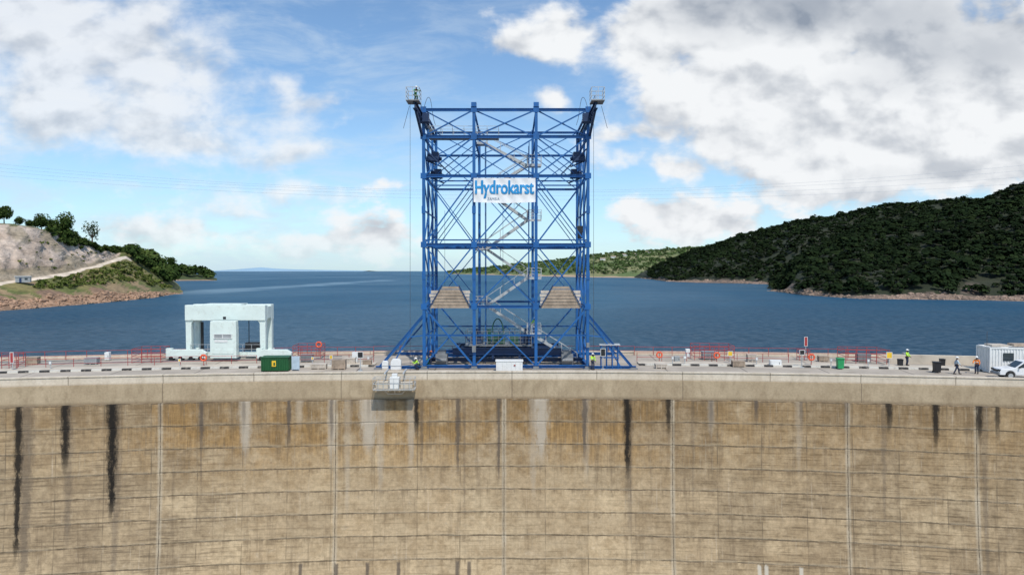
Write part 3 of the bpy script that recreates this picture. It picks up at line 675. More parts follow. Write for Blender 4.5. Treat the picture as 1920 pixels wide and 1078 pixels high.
# ---------------------------------------------------------------- lattice tower
TW=thing('lattice_tower','tall blue steel lattice lifting tower standing across the dam crest','tower',(-.65,79,0))
cx=[-8.76,-3.4,3.22,8.75]; cy=[-6,-2,2,6]; zl=[.35,6.68,13.3,20.6,24.76,27.6]
def tb(name,p,q,w,h=None,m='blue',sec=True,par=TW):
    mb=MB()
    if sec: mb.hsec(p,q,w,h)
    else: mb.beam(p,q,w,h)
    return part(name,mb,M[m],par)
for x in cx:
    for y in (cy[0],cy[3]): 
        tb('column',(x,y,0),(x,y,27.9),.31,.31)
for x in (cx[0],cx[3]):
    for y in (cy[1],cy[2]): tb('column',(x,y,0),(x,y,26.3),.24,.24)
for z in zl[1:]:
    for y in (cy[0],cy[3]): tb('horizontal_beam',(cx[0]-.1,y,z),(cx[3]+.1,y,z),.24,.30 if y<0 else .24)
    for x in cx: tb('horizontal_beam',(x,cy[0],z),(x,cy[3],z),.18,.22)
tb('horizontal_beam',(cx[0],cy[0],13.8),(cx[3],cy[0],13.8),.16,.13)
def X_(p,q,r,s,w=.15,m='blue'):
    tb('diagonal_brace',p,q,w,w,m,False); tb('diagonal_brace',r,s,w*.96,w*.9,m,False)
for y in (cy[0],cy[3]):
    for k in range(1,5):
        for i in range(3):
            x0,x1=cx[i],cx[i+1]; z0,z1=zl[k],zl[k+1]
            X_((x0,y-.03,z0),(x1,y-.03,z1),(x0,y+.12,z1),(x1,y+.12,z0),.135 if y<0 else .10)
    tb('diagonal_brace',(cx[0],y,6.6),(cx[1],y,.3),.18,.18,'blue',False); tb('diagonal_brace',(cx[3],y,6.6),(cx[2],y,.3),.18,.18,'blue',False)
    tb('diagonal_brace',(cx[0],y+.2,.5),((cx[0]+cx[1])/2,y+.2,3.4),.14,.14,'blue',False)
    tb('diagonal_brace',(cx[1],y,.3),(-.1,y,3.6),.14,.14,'blue',False); tb('diagonal_brace',(cx[2],y,.3),(-.1,y,3.6),.13,.13,'blue',False)
    tb('horizontal_beam',(cx[0],y,3.62),(cx[3],y,3.62),.13,.16)
for x in (cx[0],cx[3]):
    for k in range(0,5):
        for i in range(3):
            y0,y1=cy[i],cy[i+1]; z0,z1=zl[k],zl[k+1]
            if z1-z0>5.5:
                zm=(z0+z1)/2
                tb('diagonal_brace',(x,y0,z0),(x,y1,zm),.12,.12,'blue',False); tb('diagonal_brace',(x,y1,zm),(x,y0,z1),.12,.12,'blue',False)
                tb('horizontal_beam',(x,y0,zm),(x,y1,zm),.13,.13,'blue',False)
            elif k<4: tb('diagonal_brace',(x,y0 if i%2 else y1,z0),(x,y1 if i%2 else y0,z1),.12,.12,'blue',False)
for x in cx:
    for z in zl[1:]+[10,17]:
        mb=MB(); mb.box((x,cy[0]-.18,z),(.62,.04,.6) if z not in (10,17) else (.4,.05,.8)); part('gusset_plate',mb,M['blue'],TW)
for x in cx[1:3]: tb('column_cap',(x,cy[0],27.9),(x,cy[0],28.35),.55,.55,'blue',False)
for sx in (-1,1):
    x=cx[0]-.15 if sx<0 else cx[3]+.15
    tb('runway_beam',(x,7.0,26.75),(x,-11.6,26.75),.36,.62,'navy')
    tb('bracket_strut',(x,-6.2,24.9),(x,-10.6,26.4),.24,.28,'navy',False)
    tb('bracket_strut',(x,-8.4,26.5),(x,-8.4,25.75),.18,.18,'navy',False)
    px0=x+sx*.15
    mb=MB(); mb.box((px0,-11.2,27.13),(1.3,1.7,.08)); part('platform_floor',mb,M['dkgalv'],TW)
    mb=MB()
    for ax in (-.63,.0,.63):
        for ay in (-12.0,-10.4): mb.beam((px0+ax,ay,27.16),(px0+ax,ay,28.4),.05)
    for z in (27.6,28.0,28.4):
        for ay in (-12.0,-10.4): mb.beam((px0-.63,ay,z),(px0+.63,ay,z),.045)
        for ax in (-.63,.63): mb.beam((px0+ax,-12.0,z),(px0+ax,-10.4,z),.045)
    part('platform_railing',mb,M['galv'],TW)
    mb=MB()
    for y in np.arange(-9.9,6.1,1.6): mb.beam((x+sx*.1,y,27.05),(x+sx*.1,y,28.1),.045)
    for z in (27.55,28.1): mb.beam((x+sx*.1,-10.0,z),(x+sx*.1,6,z),.04)
    part('walkway_railing',mb,M['dkgalv'],TW)
    mb=MB(); prev=None
    for k in range(15):
        t=k/14; q=Vector((x-sx*(.2+1.2*t),-6.2+.3*t,27.6+1.3*math.sin(math.pi*min(1,t*1.2))-2*max(0,t-.6)*2))
        if prev: mb.cyl(prev,q,.025,5)
        prev=q
    part('hose',mb,M['cable'],TW)
    mb=MB()
    for k in range(15):
        t=k/14; q2=Vector((x+sx*(.6+.6*t*t),-11.0,26.8-2.2*t*t))
        if k: mb.cyl(pq,q2,.022,5)
        pq=q2
    part('hose',mb,M['cable'],TW)
    mb=MB(); mb.box((x-sx*.45,-6.6,26.6),(.7,.8,.9)); mb.cyl((x-sx*.9,-6.7,26.2),(x+sx*.1,-6.7,26.2),.22,10); part('trolley',mb,M['navy'],TW)
    for zz,yy0 in ((22.6,-4.5),(21.2,-1.5)):
        mb=MB(); mb.box((x-sx*1.0,yy0,zz),(1.3,1.3,.45)); mb.box((x-sx*1.25,yy0,zz+.45),(.7,.9,.6)); mb.cyl((x-sx*1.9,yy0,zz),(x-sx*.4,yy0,zz+.5),.2,10)
        mb.beam((x-sx*.2,yy0,zz-.1),(x-sx*1.9,yy0,zz-.8),.14); part('hoist',mb,M['navy'],TW)
    tb('diagonal_brace',(x-sx*.2,-5.6,23.6),(x-sx*3.0,-5.6,20.8),.14,.14,'navy',False)
for y in (-2,2):
    for k in (2,3):
        tb('inner_brace',(cx[0],y,zl[k]),(cx[1],y,zl[k+1]),.09,.09,'blue',False); tb('inner_brace',(cx[3],y,zl[k]),(cx[2],y,zl[k+1]),.09,.09,'blue',False)
    tb('inner_brace',(cx[0],y,zl[2]),(cx[3],y,zl[2]),.12,.14,'blue',False); tb('inner_brace',(cx[0],y,zl[3]),(cx[3],y,zl[3]),.12,.14,'blue',False)
def wire(px,py0,py1,Y,r=.018):
    a=W(px,py0,Y); b_=W(px,py1,Y); loc=(-.65,79,0)
    mb=MB(); mb.cyl([a[i]-loc[i] for i in range(3)],[b_[i]-loc[i] for i in range(3)],r,5); part('hoist_cable',mb,M['cable'],TW)
wire(769,192,698,68); wire(1113,215,698,68); wire(834,395,570,76); wire(943,380,560,74); wire(1085,300,660,78); wire(815,300,640,78)
mb=MB(); mb.box((-4.6,-3.9,24.95),(7.6,1.6,.06)); part('platform_floor',mb,M['dkgalv'],TW)
mb=MB()
for x in np.arange(-8.3,-.7,1.25): mb.beam((x,-4.7,25),(x,-4.7,26.15),.05)
for z in (25.55,26.15): mb.beam((-8.4,-4.7,z),(-.9,-4.7,z),.045)
for x in np.arange(-8.3,-.7,1.25): mb.beam((x,-3.1,25),(x,-3.1,26.15),.05)
mb.beam((-8.4,-3.1,26.15),(-.9,-3.1,26.15),.045)
part('platform_railing',mb,M['galv'],TW)
YS=-1.0
def sx_(px,Y=78): return X(px,Y)+.65
zs=[.15,3.35,6.5,9.75,13.0,16.3,19.6,22.5,25.0]
xl,xr=sx_(912),sx_(990)
def flight(xa,za,xb,zb,y):
    e=bpy.data.objects.new('stair_flight',None); COL.objects.link(e); e.parent=TW
    mb=MB()
    for yy_ in (y-.42,y+.42): mb.beam((xa,yy_,za),(xb,yy_,zb),.06,.30)
    n=max(6,int(abs(zb-za)/.24))
    for i in range(n+1):
        t=i/n; mb.box((xa+(xb-xa)*t,y,za+(zb-za)*t+.04),(.26,.8,.04))
    part('stringer',mb,M['galv'],e)
    mb=MB()
    for yy_ in (y-.45,y+.45):
        mb.beam((xa,yy_,za+1.05),(xb,yy_,zb+1.05),.06)
        for i in range(4):
            t=i/3; xx=xa+(xb-xa)*t; z_=za+(zb-za)*t; mb.beam((xx,yy_,z_),(xx,yy_,z_+1.05),.05)
    part('handrail',mb,M['galv'],e)
def landing(x0,x1,z,y0,y1):
    e=bpy.data.objects.new('stair_landing',None); COL.objects.link(e); e.parent=TW
    mb=MB(); mb.box(((x0+x1)/2,(y0+y1)/2,z),(abs(x1-x0),y1-y0,.1)); mb.beam((x0,y0,z-.1),(x1,y0,z-.1),.08,.22); part('deck_plate',mb,M['galv'],e)
    mb=MB()
    for xx in np.linspace(x0,x1,4):
        mb.beam((xx,y0,z),(xx,y0,z+1.1),.055); mb.beam((xx,y1,z),(xx,y1,z+1.1),.045)
    for z_ in (.4,.75,1.1):
        mb.beam((x0,y0,z+z_),(x1,y0,z+z_),.05); mb.beam((x0,y1,z+z_),(x1,y1,z+z_),.04)
    part('handrail',mb,M['galv'],e)
flight(sx_(1082),.1,xr+.3,zs[1],YS)
for k in range(1,len(zs)):
    right=(k%2==1)
    if right: landing(xr-.1,xr+1.5,zs[k],YS-.6,YS+1.6)
    else: landing(xl-1.5,xl+.1,zs[k],YS-.6,YS+1.6)
    if k<len(zs)-1:
        flight(xr if right else xl,zs[k],xl if right else xr,zs[k+1],YS+(1.0 if right else 0))
for x in (xl-.1,xr+.1):
    for y in (YS-.7,YS+1.7): tb('stair_post',(x,y,0),(x,y,25),.08,.08,'blue',False)
def tw(px,py,Y): a=W(px,py,Y); return (a[0]+.65,a[1]-79,a[2])
for s in (-1,1):
    xc=cx[0] if s<0 else cx[3]; xo=xc+s*4.9
    for y in (-6.0,-4.2,6):
        tb('outrigger_strut',(xc,y,5.9),(xo,y,.12),.2,.2,'blue')
    tb('outrigger_strut',(xc+s*.9,-6,4.7),(xc+s*3.6,-6,.12),.14,.14,'blue',False)
    tb('outrigger_strut',(xc,-6,3.6),(xc+s*2.05,-6,3.4),.12,.12,'blue',False)
    tb('base_beam',(xc,-6,.2),(xo+s*.3,-6,.2),.26,.26,'blue'); tb('base_beam',(xc,6,.2),(xo+s*.3,6,.2),.3,.3,'blue')
    tb('base_beam',(xc,-6,.3),(xc,6,.3),.4,.4,'blue')
    for y in (-6,6):
        mb=MB(); mb.box((xo,y,.06),(.9,.8,.1)); mb.box((xo,y,.14),(.5,.5,.08)); part('base_plate',mb,M['dkgalv'],TW)
tb('base_beam',(cx[0],-6,.28),(cx[3],-6,.28),.4,.28,'blue')
for y in (-2,2,6): tb('base_beam',(cx[0],y,.5),(cx[3],y,.5),.36,.4,'navy' if y<0 else 'blue')
for x in cx:
    mb=MB(); mb.box((x,-6,.05),(.9,.9,.1)); mb.box((x,-6,.2),(.6,.6,.2)); part('base_plate',mb,M['dkgalv'],TW)
mb=MB()
for y in (-2.6,2.6): mb.hsec((-6.0,y,1.5),(6.2,y,1.5),.36,.75,.08)
for x in (-5.6,-3,0,3,5.8): mb.hsec((x,-2.6,1.5),(x,2.6,1.5),.3,.6,.06)
for x in (-4.3,-1.5,1.5,4.4): mb.beam((x,-2.6,.65),(x,-2.6,1.2),.25)
part('lifting_beam',mb,M['navy'],TW)
mb=MB(); mb.box((-.9,-.5,2.05),(7.6,3.2,.1))
for x in np.arange(-4.6,3,.62):
    mb.beam((x,-2.1,2.1),(x,-2.1,3.7),.05); mb.beam((x,1.1,2.1),(x,1.1,3.7),.05)
for z in (2.5,2.9,3.3,3.7):
    mb.beam((-4.7,-2.1,z),(2.9,-2.1,z),.045); mb.beam((-4.7,1.1,z),(2.9,1.1,z),.045)
part('service_cage',mb,M['dkgalv'],TW)
mb=MB()
mb.box((-.9,-.3,2.7),(1.5,1.1,1.1)); mb.cyl((-2.0,-.6,2.15),(-2.0,-.6,3.8),.22,12); mb.box((.9,-.4,2.55),(1.0,1.0,.8))
pv=None
for k in range(13):
    a=math.pi*k/12; q=Vector((-1.0+.65*math.cos(a),-.4,3.4+1.6*math.sin(a)))
    if pv: mb.cyl(pv,q,.07,8)
    pv=q
part('hydraulic_unit',mb,M['mgreen'],TW,.02)
for x in (-3.4,2.2):
    mb=MB(); mb.box((x,.2,2.7),(1.3,1.3,1.1)); mb.cyl((x,-.5,2.1),(x,-.5,3.9),.12,8); part('power_pack',mb,M['navy'],TW,.02)
for x in (-7.2,6.8):
    mb=MB(); mb.box((x,-2.8,.7),(1.3,1.2,1.1)); mb.box((x,-2.8,1.45),(.9,.9,.5)); mb.cyl((x-.6,-3.45,.6),(x+.6,-3.45,.6),.26,10); part('winch',mb,M['dkgalv'],TW,.02)
for x0,x1 in ((805,882),(1013,1090)):
    e=bpy.data.objects.new('timber_screen',None); COL.objects.link(e); e.parent=TW
    a=tw(x0,577,72.4); c=tw(x1,535,72.4); L=c[0]-a[0]; H=c[2]-a[2]
    mb=MB()
    for i in range(5):
        z0=a[2]+i*H*.78/5; mb.box(((a[0]+c[0])/2+random.uniform(-.08,.08),-6.38,z0+H*.078),(L+random.uniform(-.25,.1),.05,H*.78/5-.07))
    part('backing_planks',mb,M['wood2'],e)
    mb=MB(); n=7
    for i in range(n):
        z0=a[2]-.05+i*H/n; z1=a[2]-.05+(i+1)*H/n-.07
        f0=i/n; f1=(i+1)/n; l0=a[0]+.1+L*.3*f0; l1=a[0]+.1+L*.3*f1; r0=c[0]-.1-L*.27*f0; r1=c[0]-.1-L*.27*f1
        j=random.uniform(-.06,.06); yo=-6.5+random.uniform(-.015,.015)
        mb.prism([(l0+j,z0),(r0+j,z0),(r1+j,z1),(l1+j,z1)],yo,yo+.05)
    part('sloping_planks',mb,M['wood'],e)
    mb=MB(); mb.beam((a[0]-.05,-6.56,a[2]-.05),(a[0]+L*.31,-6.56,a[2]+H),.1); mb.beam((c[0]+.05,-6.56,a[2]-.05),(c[0]-L*.28,-6.56,a[2]+H),.1); part('frame',mb,M['navy'],e)
mb=MB(); mb.box((cx[1],-6.3,2.2),(.4,.25,.7)); part('junction_box',mb,M['dkgalv'],TW)
mb=MB(); mb.box((cx[3],-6.3,2.6),(.3,.2,.5)); part('junction_box',mb,M['dkgalv'],TW)
mb=MB(); mb.cyl((8.0,-5,14),(8.0,-5,14.75),.25,10); mb.box((8.0,-5,15),(.6,.5,.7)); part('chain_hoist',mb,M['black'],TW)
# banner
b0=W(888,379,72.55); b1=W(1004,334,72.55)
bn=thing('banner','white printed banner with blue lettering tied to the lattice tower','banner',(b0[0],72.55,b0[2]))
BWd=b1[0]-b0[0]; BH=b1[2]-b0[2]
vs=[];fs=[];nx,nz=40,16
def by(x,z): return .05*math.sin(x*2.1+1)+.03*math.sin(x*5+z*3)+.025*math.sin(z*4)
for i in range(nx+1):
    for j in range(nz+1):
        x=BWd*i/nx; z=BH*j/nz; sag=.08*math.sin(math.pi*i/nx)*(1.4 if j==0 else .3)
        vs.append((x,by(x,z),z-sag))
for i in range(nx):
    for j in range(nz): q=i*(nz+1)+j; fs.append((q,q+nz+1,q+nz+2,q+1))
mb=MB(); mb.add(vs,fs); o=part('cloth',mb,mat('banner_vinyl',(.80,.82,.84),.5,0,.04,1,(.6,.64,.7),.2),bn); o.data.polygons.foreach_set('use_smooth',[True]*len(o.data.polygons))
for (x,z) in ((0,0),(0,BH),(BWd,0),(BWd,BH)):
    mb=MB(); mb.cyl((x,0,z),(x+(-.12 if x==0 else .12),.25,z+(.1 if z else -.1)),.015,5); part('tie',mb,M['cable'],bn)
def rawtext(s,size,off):
    c=bpy.data.curves.new('t','FONT'); c.body=s; c.size=size; c.offset=off; c.extrude=0
    t=bpy.data.objects.new('t',c); COL.objects.link(t); bpy.context.view_layer.update()
    dg=bpy.context.evaluated_depsgraph_get(); me=bpy.data.meshes.new_from_object(t.evaluated_get(dg)); bpy.data.objects.remove(t)
    return me
def lettering(s,size,off,x0,x1,z,m,copies,dy):
    V=[];Fc=[]; me=rawtext(s,size,off); xs=[v.co.x for v in me.vertices]; mn,mx=min(xs),max(xs); k=(x1-x0)/(mx-mn)
    for n,(ox,oz) in enumerate(copies):
        o=len(V); V+=[((v.co.x-mn)*k+x0+ox,0,v.co.y+z+oz) for v in me.vertices]; Fc+=[tuple(i+o for i in p.vertices) for p in me.polygons]
        for i in range(o,len(V)): V[i]=(V[i][0],by(V[i][0],V[i][2])-dy-.003*n,V[i][2])
    m2=bpy.data.meshes.new('lettering'); m2.from_pydata(V,[],Fc); m2.materials.append(m)
    return obj('lettering',m2,bn)
lettering('Hydrokarst',2.0,.02,.14,BWd-.22,.88,M['signblue'],[(0,0),(.08,0),(.04,.03)],.05)
lettering('ZAMBIA',.40,.0,1.45,2.75,.2,M['signfaint'],[(0,0)],.04)
# ---------------------------------------------------------------- railings on the crest
def railing(name,pxa,pxb,R,h,label,z0=0.0,sp=2.2,m='red',rails=(.5,1.0),group='red handrails on the dam crest'):
    a0=arcang(pxa,R); a1=arcang(pxb,R); P=lambda a,z:Vector((R*math.sin(a),RC+R*math.cos(a),z))
    org=P((a0+a1)/2,z0); e=thing(name,label,'railing',org,0,group)
    n=max(2,int(abs(a1-a0)*R/sp))
    pm=MB(); pm.cyl((0,0,0),(0,0,h),.032,6); pme=pm.mesh('post',M[m])
    for i in range(n+1):
        a=a0+(a1-a0)*i/n; obj('post',pme,e,loc=P(a,z0)-org)
    for r in rails:
        mb=MB()
        for i in range(n):
            mb.beam(P(a0+(a1-a0)*i/n,z0+h*r-.03)-org,P(a0+(a1-a0)*(i+1)/n,z0+h*r-.03)-org,.045)
        part('rail',mb,M[m],e)
RL='thin red handrail along the upstream edge of the dam crest'
railing('railing',-260,700,271.2,1.1,RL,rails=(.5,1.0))
railing('railing',1190,1670,271.2,1.1,RL,rails=(.5,1.0))
railing('railing',700,1190,271.8,1.1,RL,.0,3,rails=(.5,1.0))
railing('railing',30,480,264,1.05,'thin red handrail beside the raised kerb',.0,2.6)
railing('railing',560,700,264,1.05,'thin red handrail beside the raised kerb',.0,2.6)
railing('railing',1195,1480,265.6,1.05,'thin red handrail beside the raised kerb',0,2.6)
def cage(pxa,pxb,R,h,label,d=3.0,rows=4):
    a=arcpos((pxa+pxb)/2,R); L=abs(arcx(pxb,R)-arcx(pxa,R)); ang=-arcang((pxa+pxb)/2,R)
    e=thing('guard_frame',label,'railing',a,ang,'red guard frames on the dam crest')
    n=max(2,int(L/1.0))
    pm=MB(); pm.beam((0,0,0),(0,0,h),.05); pme=pm.mesh('post',M['red'])
    for yy_ in (0,d):
        for i in range(n+1): obj('post',pme,e,loc=(-L/2+L*i/n,yy_,0))
    for yy_ in (0,d):
        for r in range(1,rows+1): mb=MB(); mb.beam((-L/2,yy_,h*r/rows),(L/2,yy_,h*r/rows),.045); part('rail',mb,M['red'],e)
    for x in (-L/2,L/2):
        for r in range(1,rows+1): mb=MB(); mb.beam((x,0,h*r/rows),(x,d,h*r/rows),.045); part('rail',mb,M['red'],e)
cage(1303,1378,267,1.7,'red tubular guard frame around a shaft opening'); cage(1587,1665,266,1.6,'red tubular guard frame with sloping rails')
cage(245,300,267,1.6,'red tubular guard frame beside the gantry crane'); cage(548,600,268,1.6,'red tubular guard frame around a hatch')
cage(0,28,264,1.5,'red guard frame with a red and white stand',2,3); cage(1500,1520,268,1.2,'small red guard frame',1,3)
lr=thing('lifebuoy_stand','orange lifebuoy hung on a short post by the handrail','lifebuoy',(0,0,0),0,'lifebuoys along the crest')
mb=MB(); mb.cyl((0,.06,0),(0,.06,1.25),.04,6); mb.box((0,.06,1.2),(.5,.04,.06)); part('post',mb,M['red'],lr)
mb=MB(); mb.torus((0,-.03,.85),.3,.085); mb.cur=1
for a in range(4):
    mb.torus((.3*math.cos(a*1.571+.78),-.03,.85+.3*math.sin(a*1.571+.78)),.095,.012,'y',8,4)
part('ring',mb,[M['orange'],M['white']],lr)
fst=True
for px,R,z in ((380,262.6,.17),(597,268,.9),(1237,265,0),(1345,265,0),(1523,263,.17)):
    p=arcpos(px,R,z)
    if fst: lr.location=p; lr.rotation_euler=(0,0,-arcang(px,R)); fst=False
    else: copytree(lr,p,-arcang(px,R))
def board(px,R,h,w,hh,c,label,leg='galv'):
    e=thing('sign_board',label,'sign',arcpos(px,R,0),-arcang(px,R))
    mb=MB(); mb.cyl((0,0,0),(0,0,h),.045,8); mb.box((0,0,.03),(.4,.4,.06)); part('post',mb,M[leg],e)
    mb=MB(); mb.box((0,-.06,h-hh/2),(w,.05,hh)); part('panel',mb,M[c],e,.01)
    mb=MB()
    for s in(-1,1): mb.box((s*(w/2),-.065,h-hh/2),(.04,.07,hh+.04)); mb.box((0,-.065,h-hh/2+s*hh/2),(w-.03,.068,.04))
    part('frame',mb,M['white' if c!='white' else 'galv'],e)
board(675,258,2.0,.55,.6,'black','small dark panel with pale frame on a post'); board(1131,259,2.2,.5,.8,'black','small dark panel on a slim post')
board(1505,262,1.9,.5,.5,'black','small dark panel with pale frame on a post'); board(1669,263,1.7,.55,.65,'yellow','small yellow framed notice board')
board(1370,263.5,1.5,.5,.5,'yellow','small yellow notice on a post'); board(620,262,1.2,.3,.4,'yellow','small yellow notice on a post')
board(1512,270,2.6,.35,1.1,'red','red and white marker board'); board(20,262.5,2.0,.3,1.1,'red','red and white marker board'); board(1285,263,1.0,.3,.3,'white','small white notice on a low post')
for px in (92,335,585,690,1262,1420,1560,1630): board(px,262.6,.95,.22,.28,'yellow' if px%2 else 'white','small plate on a short kerbside post')
# ---------------------------------------------------------------- gantry crane
CY=82.2; CX0=X(427,80.2)
CR=thing('gantry_crane','pale green-white gantry crane standing on rails upstream of the road','gantry crane',(CX0,CY,0),0)
def P_(px,py,yl=-2.05): a=W(px,py,CY+yl); return a[0]-CX0,a[2]
YR=.5
x0,zt=P_(346,572); x1,zb=P_(497,601)
for yy_ in (-1.6,YR):
    mb=MB(); mb.box(((x0+x1)/2,yy_,(zt+zb)/2),(x1-x0,.9,zt-zb)); part('main_girder',mb,M['crane'],CR,.06)
for xx in (x0+.55,x1-.55):
    mb=MB(); mb.box((xx,-.55,(zt+zb)/2),(1.1,1.2,(zt-zb)*.8)); part('end_girder',mb,M['crane'],CR,.05)
mb=MB(); mb.box(((x0+x1)/2-.6,-.5,zt+.05),(4.6,2.2,.1)); part('trolley_cover',mb,M['crane'],CR,.03)
for xx in (x0+.36,x1-.36):
    for yy_ in (-1.6,YR):
        s=1 if xx<0 else -1
        mb=MB(); mb.prism([(xx-.36,zb+.02),(xx+.62,zb+.02),(xx+.34,zb-.35),(xx+.32,.95),(xx-.32,.95),(xx-.34,zb-.35)] if s>0 else [(xx-.62,zb+.02),(xx+.36,zb+.02),(xx+.34,zb-.35),(xx+.32,.95),(xx-.32,.95),(xx-.34,zb-.35)],yy_-.3,yy_+.3)
        part('leg',mb,M['crane'],CR,.03)
    mb=MB(); mb.box((xx,-.5,.78),(.7,3.4,.6)); part('sill_beam',mb,M['crane'],CR,.05)
for pa,pb in ((310,386),(480,546)):
    xa=P_(pa,670,-2.6)[0]; xb=P_(pb,670,-2.6)[0]; xx=(xa+xb)/2; w=xb-xa; yy_=-1.75
    e=bpy.data.objects.new('bogie',None); COL.objects.link(e); e.parent=CR
    mb=MB(); mb.prism([(xx-w/2,.3),(xx+w/2,.3),(xx+w/2,.95),(xx+w/2-.6,1.3),(xx-w/2+.8,1.3),(xx-w/2,.9)],yy_-.85,yy_-.3); mb.box((xx-w/2+.35,yy_-.55,1.2),(.7,.5,.5)); part('housing',mb,M['crane'],e,.03)
    for q in (-.36,-.13,.13,.36):
        mb=MB(); mb.cyl((xx+q*w,yy_-.9,.27),(xx+q*w,yy_-.25,.27),.26,16); part('wheel',mb,M['black'],e)
mb=MB(); mb.box(((x0+x1)/2,-1.9,.7),(x1-x0-1,.3,.5)); part('tie_beam',mb,M['crane'],CR)
a=P_(393,602,-3.3); c=P_(443,665,-3.3)
e=bpy.data.objects.new('cabin',None); COL.objects.link(e); e.parent=CR
xm=(a[0]+c[0])/2; wcb=c[0]-a[0]; 
mb=MB(); mb.prism([(xm-wcb/2+.05,a[1]),(xm+wcb/2-.05,a[1]),(xm+wcb/2,a[1]-.9),(xm+wcb/2,.4),(xm-wcb/2,.4),(xm-wcb/2,a[1]-.9)],-3.3,-2.5); part('wall',mb,M['crane'],e,.05)
mb=MB(); mb.box((xm,-3.33,a[1]-1.75),(wcb*.66,.06,.42)); part('window',mb,M['grey'],e)
mb=MB(); 
for s in (-1,0,1): mb.box((xm+s*wcb*.33,-3.37,a[1]-1.75),(.06,.05,.5))
for s in (-1,1): mb.box((xm,-3.375,a[1]-1.75+s*.24),(wcb*.7,.05,.06))
part('window_frame',mb,M['white'],e)
mb=MB(); mb.box((xm-.2,-3.34,a[1]-2.3),(1.5,.03,.28)); part('notice',mb,M['white'],e)
mb=MB(); mb.box((xm,-3.32,1.15),(wcb*.8,.05,.5)); part('lower_panel',mb,M['crane'],e)
mb=MB(); px_,pz_=P_(421,596); mb.box((px_,-2.07,pz_),(.34,.03,.3)); part('nameplate',mb,M['black'],CR)
mb=MB(); mb.box((2.3,-.4,1.5),(1.5,1.1,.9)); mb.cyl((3.0,-.9,1.4),(3.0,.2,1.4),.38,14); mb.cyl((1.9,-.6,1.8),(1.9,-.6,zb),.05,6); part('hoist_machinery',mb,M['black'],CR)
mb=MB(); mb.cyl((-3.75,-.5,.9),(-3.75,-.5,4.4),.18,8); part('cable_reel_mast',mb,M['black'],CR)
mb=MB()
for xx in np.linspace(x0+.6,x1-.6,9): mb.beam((xx,-2.0,.8),(xx,-2.0,1.85),.04)
for z in (1.3,1.85): mb.beam((x0+.6,-2.0,z),(x1-.6,-2.0,z),.04)
part('handrail',mb,M['galv'],CR)
for R in (267.9,270.4):
    o=obj('crane_rail',arcsheet('crane_rail',[(R,.0),(R,.1),(R+.1,.1),(R+.1,.0)],M['dkgalv'],a0=arcang(-100,R),a1=arcang(640,R),close=True,n=60)); o['label']='steel crane rail set in the dam crest'; o['category']='rail'
# ---------------------------------------------------------------- site objects
def at(px,R): return arcpos(px,R,0),-arcang(px,R)
p,r=at(517,259.0)
e=thing('waste_container','dark green metal container with a yellow notice on its front','container',p,r)
mb=MB(); mb.box((0,0,.76),(2.75,1.6,1.36)); 
for i in range(12): mb.box((-1.3+i*.236,-.83,.76),(.1,.07,1.25))
for i in range(6): mb.box((1.39,-.66+i*.26,.76),(.06,.12,1.25))
part('body',mb,M['green'],e,.01)
mb=MB(); mb.box((0,0,1.48),(2.9,1.75,.08)); part('lid',mb,M['green'],e,.02)
mb=MB(); mb.box((-.05,-.89,.85),(.42,.03,.6)); part('notice',mb,M['yellow'],e)
mb=MB(); mb.box((0,-.92,.82),(.16,.02,.3)); part('lock_plate',mb,M['green'],e)
for x in (-1.1,1.1):
    mb=MB(); mb.box((x,0,.05),(.2,1.6,.1)); part('skid',mb,M['black'],e)
p,r=at(553,258.6); e=thing('notice_board','grey-blue leaning site board next to the green container','sign',p,r)
mb=MB(); mb.box((0,0,.85),(.8,.06,1.4)); part('panel',mb,M['shirt'],e)
for x in (-.38,.38): mb=MB(); mb.beam((x,0.02,0),(x,0.02,1.6),.07); part('leg',mb,M['galv'],e)
def crate(px,R,w,d,h,m,label,name='crate',cat='crate'):
    p,r=at(px,R); e=thing(name,label,cat,p,r)
    mb=MB(); n=4
    for i in range(n):
        z=.1+(i+.5)*(h-.12)/n; hh=(h-.12)/n-.02
        mb.box((0,-d/2,z),(w,.03,hh)); mb.box((0,d/2,z),(w,.03,hh)); mb.box((-w/2,0,z),(.03,d-.04,hh)); mb.box((w/2,0,z),(.03,d-.04,hh))
    mb.box((0,0,h*.5),(w-.06,d-.06,h-.2)); part('side',mb,M[m],e)
    mb=MB()
    for x in (-w/2+.05,w/2-.05,0): mb.box((x,-d/2-.03,h/2),(.09,.03,h-.02))
    part('batten',mb,M[m],e)
    mb=MB(); mb.box((0,0,h+.02),(w+.06,d+.06,.05)); part('lid',mb,M[m],e)
crate(635,259.5,1.4,1.0,1.0,'wood','small brown timber crate on the deck'); crate(688,262,.9,.8,.6,'wood','low brown timber crate beside the tower')
crate(1385,262,1.3,.9,.6,'wood','low timber crate by the red guard frame'); crate(597,260,1.6,.9,.5,'wood2','flat pale timber pallet box')
crate(655,263,1.2,.8,.7,'wood2','pale timber box stacked by the rail'); crate(1240,260,1.2,.8,.45,'wood2','flat pale timber pallet box')
crate(1330,268,1.6,1.0,.9,'grey','grey equipment case by the guard frame','equipment_case','case'); crate(1410,266.5,1.0,.8,.8,'wood2','pale timber box by the handrail'); crate(1620,268,1.4,1.0,.9,'dkgalv','dark grey case behind the guard frame','equipment_case','case')
crate(170,267,1.3,.9,.7,'grey','grey equipment case on the crest','equipment_case','case'); crate(60,268,1.1,.9,.8,'wood','brown timber crate by the handrail'); crate(1545,267.5,1.1,.8,.6,'wood','brown timber crate by the handrail'); crate(575,266,1.3,.9,.8,'dkgalv','dark case beside the red guard frame','equipment_case','case')
p,r=at(955,257.2); e=thing('storage_box','white plastic storage box on the deck in front of the tower','box',(p.x,p.y,.0),r)
mb=MB(); mb.box((0,0,.6),(2.75,1.1,1.0)); 
